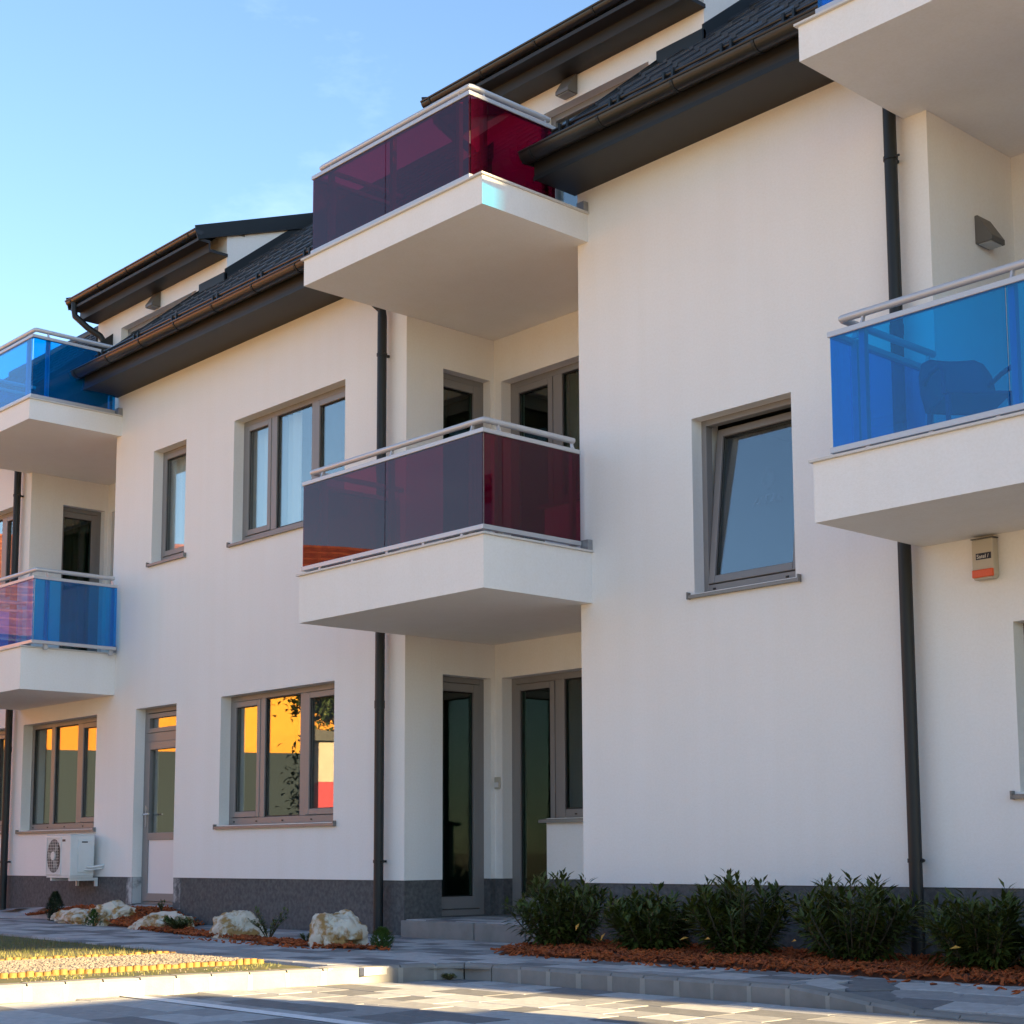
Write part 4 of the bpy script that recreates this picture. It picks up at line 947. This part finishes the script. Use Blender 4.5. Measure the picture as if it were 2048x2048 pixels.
bed('bark_mulch', BED2, lambda x, y: .118+.02*max(0, min(1, (y+1.1)/.3)), 'orange bark mulch under the row of dark laurel bushes', 6500, 43, (1.9, 7.2))

# boulders -----------------------------------------------------------
def boulder(lab, c, dims, seed, rz=0, shear=0):
    bm = bmesh.new(); bmesh.ops.create_icosphere(bm, subdivisions=5, radius=1)
    off = Vector((seed*7.3, seed*3.1, seed))
    for v in bm.verts:
        p = v.co.copy(); f = noise.fractal(p*1.1+off, 1.0, 2.0, 5); r = 1+.30*f+.10*noise.noise(p*3.3+off)
        q = noise.cell(p*1.6+off)-.5; r += .10*q+.045*noise.noise(p*7.5+off)+.02*noise.noise(p*16+off)
        p = p*r
        p.x = math.copysign(abs(p.x)**.8, p.x); p.y = math.copysign(abs(p.y)**.8, p.y)
        p.z = max(p.z, -.35); v.co = Vector(((p.x+shear*p.z)*dims[0]/2, p.y*dims[1]/2, (p.z+.35)*dims[2]/1.35))
    for f in bm.faces: f.smooth = True
    me = bpy.data.meshes.new('boulder'); bm.to_mesh(me); bm.free(); me.materials.append(M_['rock'])
    try: me.set_sharp_from_angle(angle=R_(32))
    except Exception: pass
    o = bpy.data.objects.new('boulder', me); COL.objects.link(o); o.location = c; o.rotation_euler = (0,0,rz)
    return tag(o, lab, 'boulder', 'pale limestone boulders in the mulch')
boulder('low pale limestone boulder directly right of the dark upright conifer', (-4.86, -.60, .09), (.80, .40, .15), 2)
boulder('largest humped pale boulder at the left, behind a tiny conifer', (-4.12, -.58, .09), (.72, .48, .26), 5)
boulder('flat wide boulder below the white service door with a low green shrub at its right', (-2.90, -.72, .09), (.76, .42, .18), 9, shear=.25)
boulder('rounded pale boulder beside the feathery green shrub', (-.90, -1.10, .09), (.46, .40, .235), 12)
boulder('tall ochre stained boulder beside the round bright green shrub', (.83, -1.27, .09), (.43, .40, .275), 16, shear=-.2)

# plants ---------------------------------------------------------------
def leaf_quad(mb, p, d, up, l, w):
    """pointed leaf folded along its midrib"""
    d = d.normalized(); s = d.cross(up); s = s.normalized() if s.length > 1e-4 else d.orthogonal().normalized(); n = s.cross(d)
    a, m1, m2, t = p, p+d*l*.45, p+d*l*.5, p+d*l-n*l*.10
    mb.add([a, m1+s*w+n*w*.35, t, m1-s*w+n*w*.35, m2], [(0,4,1), (1,4,2), (2,4,3), (3,4,0)])
def laurel(lab, x, y, w, dpt, h, seed, lift=0):
    rnd = random.Random(seed); t = thing('laurel_bush', lab, 'bush', (x, y, .11), 0, 'dark laurel bushes along the facade')
    st = MB(); fl = MB(); yl = []
    for k in range(56):
        a = rnd.random()*2*PI; rr = math.sqrt(rnd.random()); tx, ty = rr*w/2*math.cos(a)*.92, rr*dpt/2*math.sin(a)*.92
        th = h*(1.0-.30*rr*rr)*rnd.uniform(.70, 1.06)
        b0 = Vector((tx*.22, ty*.22, 0)); tip = Vector((tx, ty, th)); mid = b0*.45+tip*.55+Vector((tx*.12, ty*.12, -.05*h))
        P = [b0.lerp(mid, i/4).lerp(mid.lerp(tip, i/4), i/4) for i in range(5)]; st.tube(P, [.007, .006, .005, .004, .002], 5)
        nl = int(rnd.uniform(44, 64))
        for i in range(nl):
            s = .10+.90*(i+rnd.random())/nl; p = b0.lerp(mid, s).lerp(mid.lerp(tip, s), s)
            ax = (mid.lerp(tip, s)-b0.lerp(mid, s)).normalized(); az = rnd.random()*2*PI; o = ax.orthogonal().normalized(); o.rotate(Matrix.Rotation(az, 3, ax))
            k_up = .25+1.1*max(0, s-.55)/.45*rnd.uniform(.5, 1); d = (o+ax*k_up+Vector((0,0,.12))).normalized()
            l = rnd.uniform(.06, .112)*(1-.25*(s > .93)); fl.cur = 1 if (s > .84 and rnd.random() < .3) else 0
            p = p+o*rnd.uniform(0, .035)
            leaf_quad(fl, p, d, Vector((rnd.uniform(-.3, .3), rnd.uniform(-.3, .3), 1)), l, l*rnd.uniform(.12, .17))
    f = fl.build('foliage', ['leaf', 'leafl'], t, recalc=False); f['kind'] = 'stuff'
    st.build('stems', 'stem', t, smooth=True)
    for i in range(rnd.randint(1, 3)):
        a = rnd.uniform(-2.6, -.3); q = MB(); p = Vector((w*.42*math.cos(a), dpt*.46*math.sin(a), h*rnd.uniform(.12, .5))); leaf_quad(q, p, Vector((rnd.uniform(-1, 1), -.3, rnd.uniform(-.6, .2))), Vector((0,-.5,.8)), .065, .015); q.build('yellow_leaf', 'leafy', t, recalc=False)
    return t
laurel('laurel bush beside the entrance step, first from the left', 2.62, -.60, 1.08, .72, .52, 101)
laurel('laurel bush under the left part of the blank wall, second from the entrance', 3.52, -.58, .84, .66, .455, 102)
laurel('laurel bush in the middle of the row, third from the entrance', 4.30, -.60, .82, .66, .545, 103)
laurel('laurel bush just left of the right downpipe', 5.18, -.58, .96, .72, .56, 104)
laurel('laurel bush at the right edge beyond the downpipe', 6.12, -.64, .92, .70, .475, 105)
laurel('laurel bush beyond the right edge of the row', 7.0, -.62, .95, .7, .50, 106)

def conifer(lab, c, w, h, seed, m='conif', n=900, shape=1.0, grp='small conifers in the boulder bed'):
    rnd = random.Random(seed); t = thing('dwarf_conifer', lab, 'conifer', c, 0, grp); f = MB()
    for _ in range(n):
        z = rnd.random()**.9; rr = w/2*(math.sin(PI*min(1, (z*.78+.20)))**.8)*(1 if shape >= 1 else 1)*rnd.uniform(.55, 1.02)
        if shape > 1: rr = w/2*(1-z)**.7*rnd.uniform(.4, 1.05)
        a = rnd.random()*2*PI; p = Vector((rr*math.cos(a), rr*math.sin(a), z*h*.94)); d = Vector((math.cos(a)*.7, math.sin(a)*.7, rnd.uniform(.5, 1.3)))
        l = rnd.uniform(.018, .038); leaf_quad(f, p, d, Vector((0,0,1)), l, l*.22)
    o = f.build('foliage', m, t, recalc=False); o['kind'] = 'stuff'
    b = MB(); b.tube([(0,0,-.02), (0,0,h*.8)], [.012, .004], 6); b.build('trunk', 'stem', t)
    return t
conifer('dark upright egg shaped conifer at the left end of the boulder bed', (-5.60, -.52, .09), .185, .34, 61, n=1700)
conifer('tiny light conifer in front of the large humped boulder', (-4.03, -.86, .10), .22, .17, 62, m='conl', n=420, shape=2)
conifer('round bright green shrub right of the ochre stained boulder', (1.42, -1.31, .10), .17, .16, 63, m='conl', n=800)
def low_shrub(lab, c, w, h, seed, m, nst, ll, name='low_shrub', cat='shrub'):
    rnd = random.Random(seed); t = thing(name, lab, cat, c); f = MB(); s = MB()
    for k in range(nst):
        a = rnd.random()*2*PI; tip = Vector((w/2*math.cos(a)*rnd.uniform(.3, 1), w*.35*math.sin(a)*rnd.uniform(.3, 1), h*rnd.uniform(.55, 1))); s.tube([(0,0,0), tip*.5+Vector((0,0,h*.12)), tip], [.004, .003, .0015], 5)
        for i in range(16):
            u = .2+.8*(i+rnd.random())/16; p = tip*u+Vector((0,0,h*.24*u*(1-u)*2)); o = Vector((rnd.uniform(-1, 1), rnd.uniform(-1, 1), rnd.uniform(-.1, .9))); leaf_quad(f, p, o, Vector((0,0,1)), ll*rnd.uniform(.7, 1.2), ll*.2)
    o = f.build('foliage', m, t, recalc=False); o['kind'] = 'stuff'; s.build('stems', 'stem', t); return t
low_shrub('low spreading green shrub right of the flat wide boulder', (-2.12, -.98, .10), .52, .13, 71, 'leafl', 34, .05)
low_shrub('feathery upright green shrub right of the rounded boulder', (-.22, -1.24, .10), .50, .27, 72, 'leafl', 12, .045)
low_shrub('small grey green seedling left of the ochre stained boulder', (.50, -1.36, .10), .16, .11, 73, 'leafl', 8, .03, 'seedling', 'seedling')
low_shrub('small pale green sprout in the mulch before the service door', (-3.62, -.32, .23), .12, .13, 74, 'leafl', 7, .03, 'seedling', 'seedling')
low_shrub('clump of dry weeds at the foot of the kerb corner', (3.02, -1.98, .0), .18, .035, 75, 'grass', 10, .025, 'weed', 'weed')

# ================================================================== ACROSS THE YARD (seen in the window reflections)
def house(lab, c, rz, w, d, h, base_h, m, rm, roofh, nwin, name='house'):
    t = thing(name, lab, 'house', c, rz)
    b = MB(); b.box(-w/2, w/2, -d/2, d/2, base_h, h); b.build('wall', m, t)
    if base_h > 0: b = MB(); b.box(-w/2-.05, w/2+.05, -d/2-.05, d/2+.05, -.3, base_h-.002); b.build('base_wall', 'shadegrey', t)
    r = MB(); ov = .6
    for k in range(14):
        a0, a1 = k/14, (k+1)/14+.01
        for sg in (-1, 1):
            y0_, y1_ = sg*(d/2+ov)*(1-a0), sg*(d/2+ov)*(1-a1); z0_, z1_ = h-.25+roofh*a0+.05, h-.25+roofh*a1
            r.prism([(y0_, z0_), (y1_, z1_), (y1_, z1_-.1), (y0_, z0_-.1)], 'x', -w/2-ov, w/2+ov)
    r.build('roof', rm, t)
    g = MB()
    for x in (-w/2, w/2-.2): g.prism([(-d/2, h), (d/2, h), (0, h+roofh-.35)], 'x', x, x+.2)
    g.build('gable', m, t)
    e = MB(); e.box(-w/2-ov, w/2+ov, d/2+ov-.15, d/2+ov, h-.33, h-.19); e.build('gutter', 'dark', t)
    for k in range(nwin):
        x = -w/2+w*(k+.5)/nwin
        for zz_ in ((base_h+.5,) if h < 5 else (base_h+.5, base_h+3.1)):
            if zz_+1.3 > h: continue
            q = MB(); ring(q, lambda p: (p[0], d/2+.04-p[1], p[2]), x-.6, x+.6, zz_, zz_+1.3, .08, 0, .08); fo = q.build('window', 'white', t)
            q = MB(); q.box(x-.53, x+.53, d/2+.012, d/2+.02, zz_+.07, zz_+1.23); q.build('pane', 'cglass', fo)
    return t
house('long orange rendered house with shade coloured grey into its lower wall and red tiled roof across the yard', (-29, -11.5, 0), R_(-66), 22, 9, 6.2, 3.4, 'orange', 'rtile', 3.6, 4)
house('cream house with a red tiled roof across the yard', (-9, -33, 0), R_(-20), 16, 9, 4.6, .5, 'cream', 'rtile', 3.6, 3)
house('pinkish gabled house beyond the parking lot', (14, -42, 0), R_(8), 14, 9, 5.0, .5, 'pink', 'rtile', 3.4, 3)
def tree(lab, c, h, w, seed, n=5200):
    rnd = random.Random(seed); t = thing('leafy_tree', lab, 'tree', c, 0, 'trees across the yard'); b = MB(); f = MB()
    b.tube([(0,0,-.2), (.05,.03,h*.25), (0,.08,h*.5), (.1,0,h*.8)], [.16, .13, .09, .03], 8)
    cl = []
    for k in range(16):
        a = rnd.random()*2*PI; z = rnd.uniform(.35, .95); r = w/2*math.sin(PI*min(1, (z-.2)/.85))**.7*rnd.uniform(.4, 1); p = Vector((r*math.cos(a), r*math.sin(a), z*h)); cl.append(p); b.tube([(0,0,max(.2, z-.22)*h), p*.6+Vector((0,0,z*h*.36)), p], [.06, .04, .012], 5)
    for _ in range(n):
        p = rnd.choice(cl)+Vector((rnd.gauss(0, 1), rnd.gauss(0, 1), rnd.gauss(0, .8)))*w*.09; l = rnd.uniform(.09, .17); leaf_quad(f, p, Vector((rnd.uniform(-1, 1), rnd.uniform(-1, 1), rnd.uniform(-.8, .6))), Vector((0,0,1)), l, l*.3)
    b.build('trunk', 'bark', t, smooth=True); o = f.build('crown', 'tleaf', t, recalc=False); o['kind'] = 'stuff'
tree('leafy tree in front of the orange house', (-11.5, -7.5, 0), 4.4, 2.4, 201)
gs = thing('garden_shed', 'small crimson garden shed with a cream upper part across the yard', 'shed', (-10.0, -6.2, 0), R_(-62))
b = MB(); b.box(-.45, .45, -.6, .6, -.1, 1.95); b.build('wall', 'crimson', gs)
b = MB(); b.box(-.45, .45, -.6, .6, 1.952, 2.6); b.build('upper_wall', 'cream', gs)
b = MB(); b.prism([(-.52, 2.602), (.52, 2.602), (.52, 2.66), (-.52, 2.78)], 'y', -.7, .7); b.build('roof', 'tile', gs)
tree('leafy tree beside the cream house', (2, -30, 0), 8, 5.5, 202); tree('leafy tree at the far side of the parking lot', (-4, -27, 0), 7, 4.5, 203)
tree('leafy tree right of the pinkish house', (26, -38, 0), 9, 6, 204)

# unseen van, added and shaped to cast a shadow on the parking lot
car = thing('shadow_van', 'unseen silver van added beyond the right edge to shade the parking lot', 'van', (11.9, -3.55, 0), PI)
prof = [(2.45, .32), (2.5, .70), (2.38, .98), (1.75, 1.16), (1.15, 1.85), (.85, 2.02), (-2.35, 2.05), (-2.48, 1.92), (-2.5, .5), (-2.42, .3)]
b = MB(); rows_ = []
for yv, sc in ((-.97, .0), (-.90, 1), (.90, 1), (.97, .0)): rows_.append((yv, sc))
vs = []
for yv, sc in rows_:
    for (x, z) in prof:
        up_ = max(0, z-1.0); yy_ = yv*(1-.16*up_**2/1.4) ; vs.append((x*(.985 if sc == 0 else 1), yy_, z if sc else z*.97+.012))
n = len(prof); b.add(vs, [(r*n+i, r*n+(i+1) % n, (r+1)*n+(i+1) % n, (r+1)*n+i) for r in range(3) for i in range(n)]+[tuple(range(n)), tuple(range(3*n, 4*n))])
b.build('body', 'carp', car, smooth=True)
for sg in (-1, 1):
    b = MB(); b.prism([(1.62, 1.22), (1.12, 1.78), (.35, 1.80), (.35, 1.18)], 'y', sg*.84, sg*.945); b.build('side_window', 'cglass', car)
    for xw in (1.62, -1.55):
        b = MB(); b.tube([(xw, sg*.76, .33), (xw, sg*.985, .33)], .33, 24); w_ = b.build('wheel', 'tyre', car, smooth=True)
        b = MB(); b.tube([(xw, sg*.98, .33), (xw, sg*.995, .33)], .21, 20); b.build('rim', 'steel', w_)
    b = MB(); b.box(2.30, 2.49, sg*.60, sg*.90, .72, .90); b.build('headlight', 'lampg', car)
    b = MB(); b.box(-2.52, -2.45, sg*.80, sg*.94, .8, 1.2); b.build('tail_light', 'redl', car)
    b = MB(); b.box(1.30, 1.44, sg*.96, sg*1.14, 1.18, 1.40); b.build('mirror', 'carp', car)
b = MB(); b.add([(1.76, -.78, 1.20), (1.76, .78, 1.20), (1.20, .72, 1.84), (1.20, -.72, 1.84)], [(0,1,2,3)]); b.build('windscreen', 'cglass', car, recalc=False)

# unseen tall block added beyond the right end: keeps the low sun off the dormers
nb = thing('shading_block', 'unseen tall grey block added beyond the right end to shade the dormers', 'building', (47, 15, 0))
b = MB(); b.box(-6, 6, -10.5, 12, -.3, 28.5); b.build('wall', 'shadegrey', nb)
b = MB(); b.box(-6.3, 6.3, -10.6, 12.3, 28.501, 28.9); b.build('roof', 'tile', nb)
for fl_ in range(9):
    for k in range(6):
        q = MB(); y = -8.2+k*3.4; z = 1.2+fl_*3.05; q.box(-6.04, -5.99, y-.7, y+.7, z, z+1.4); w_ = q.build('window', 'white', nb)
        q = MB(); q.box(-6.06, -6.042, y-.62, y+.62, z+.08, z+1.32); q.build('pane', 'cglass', w_)
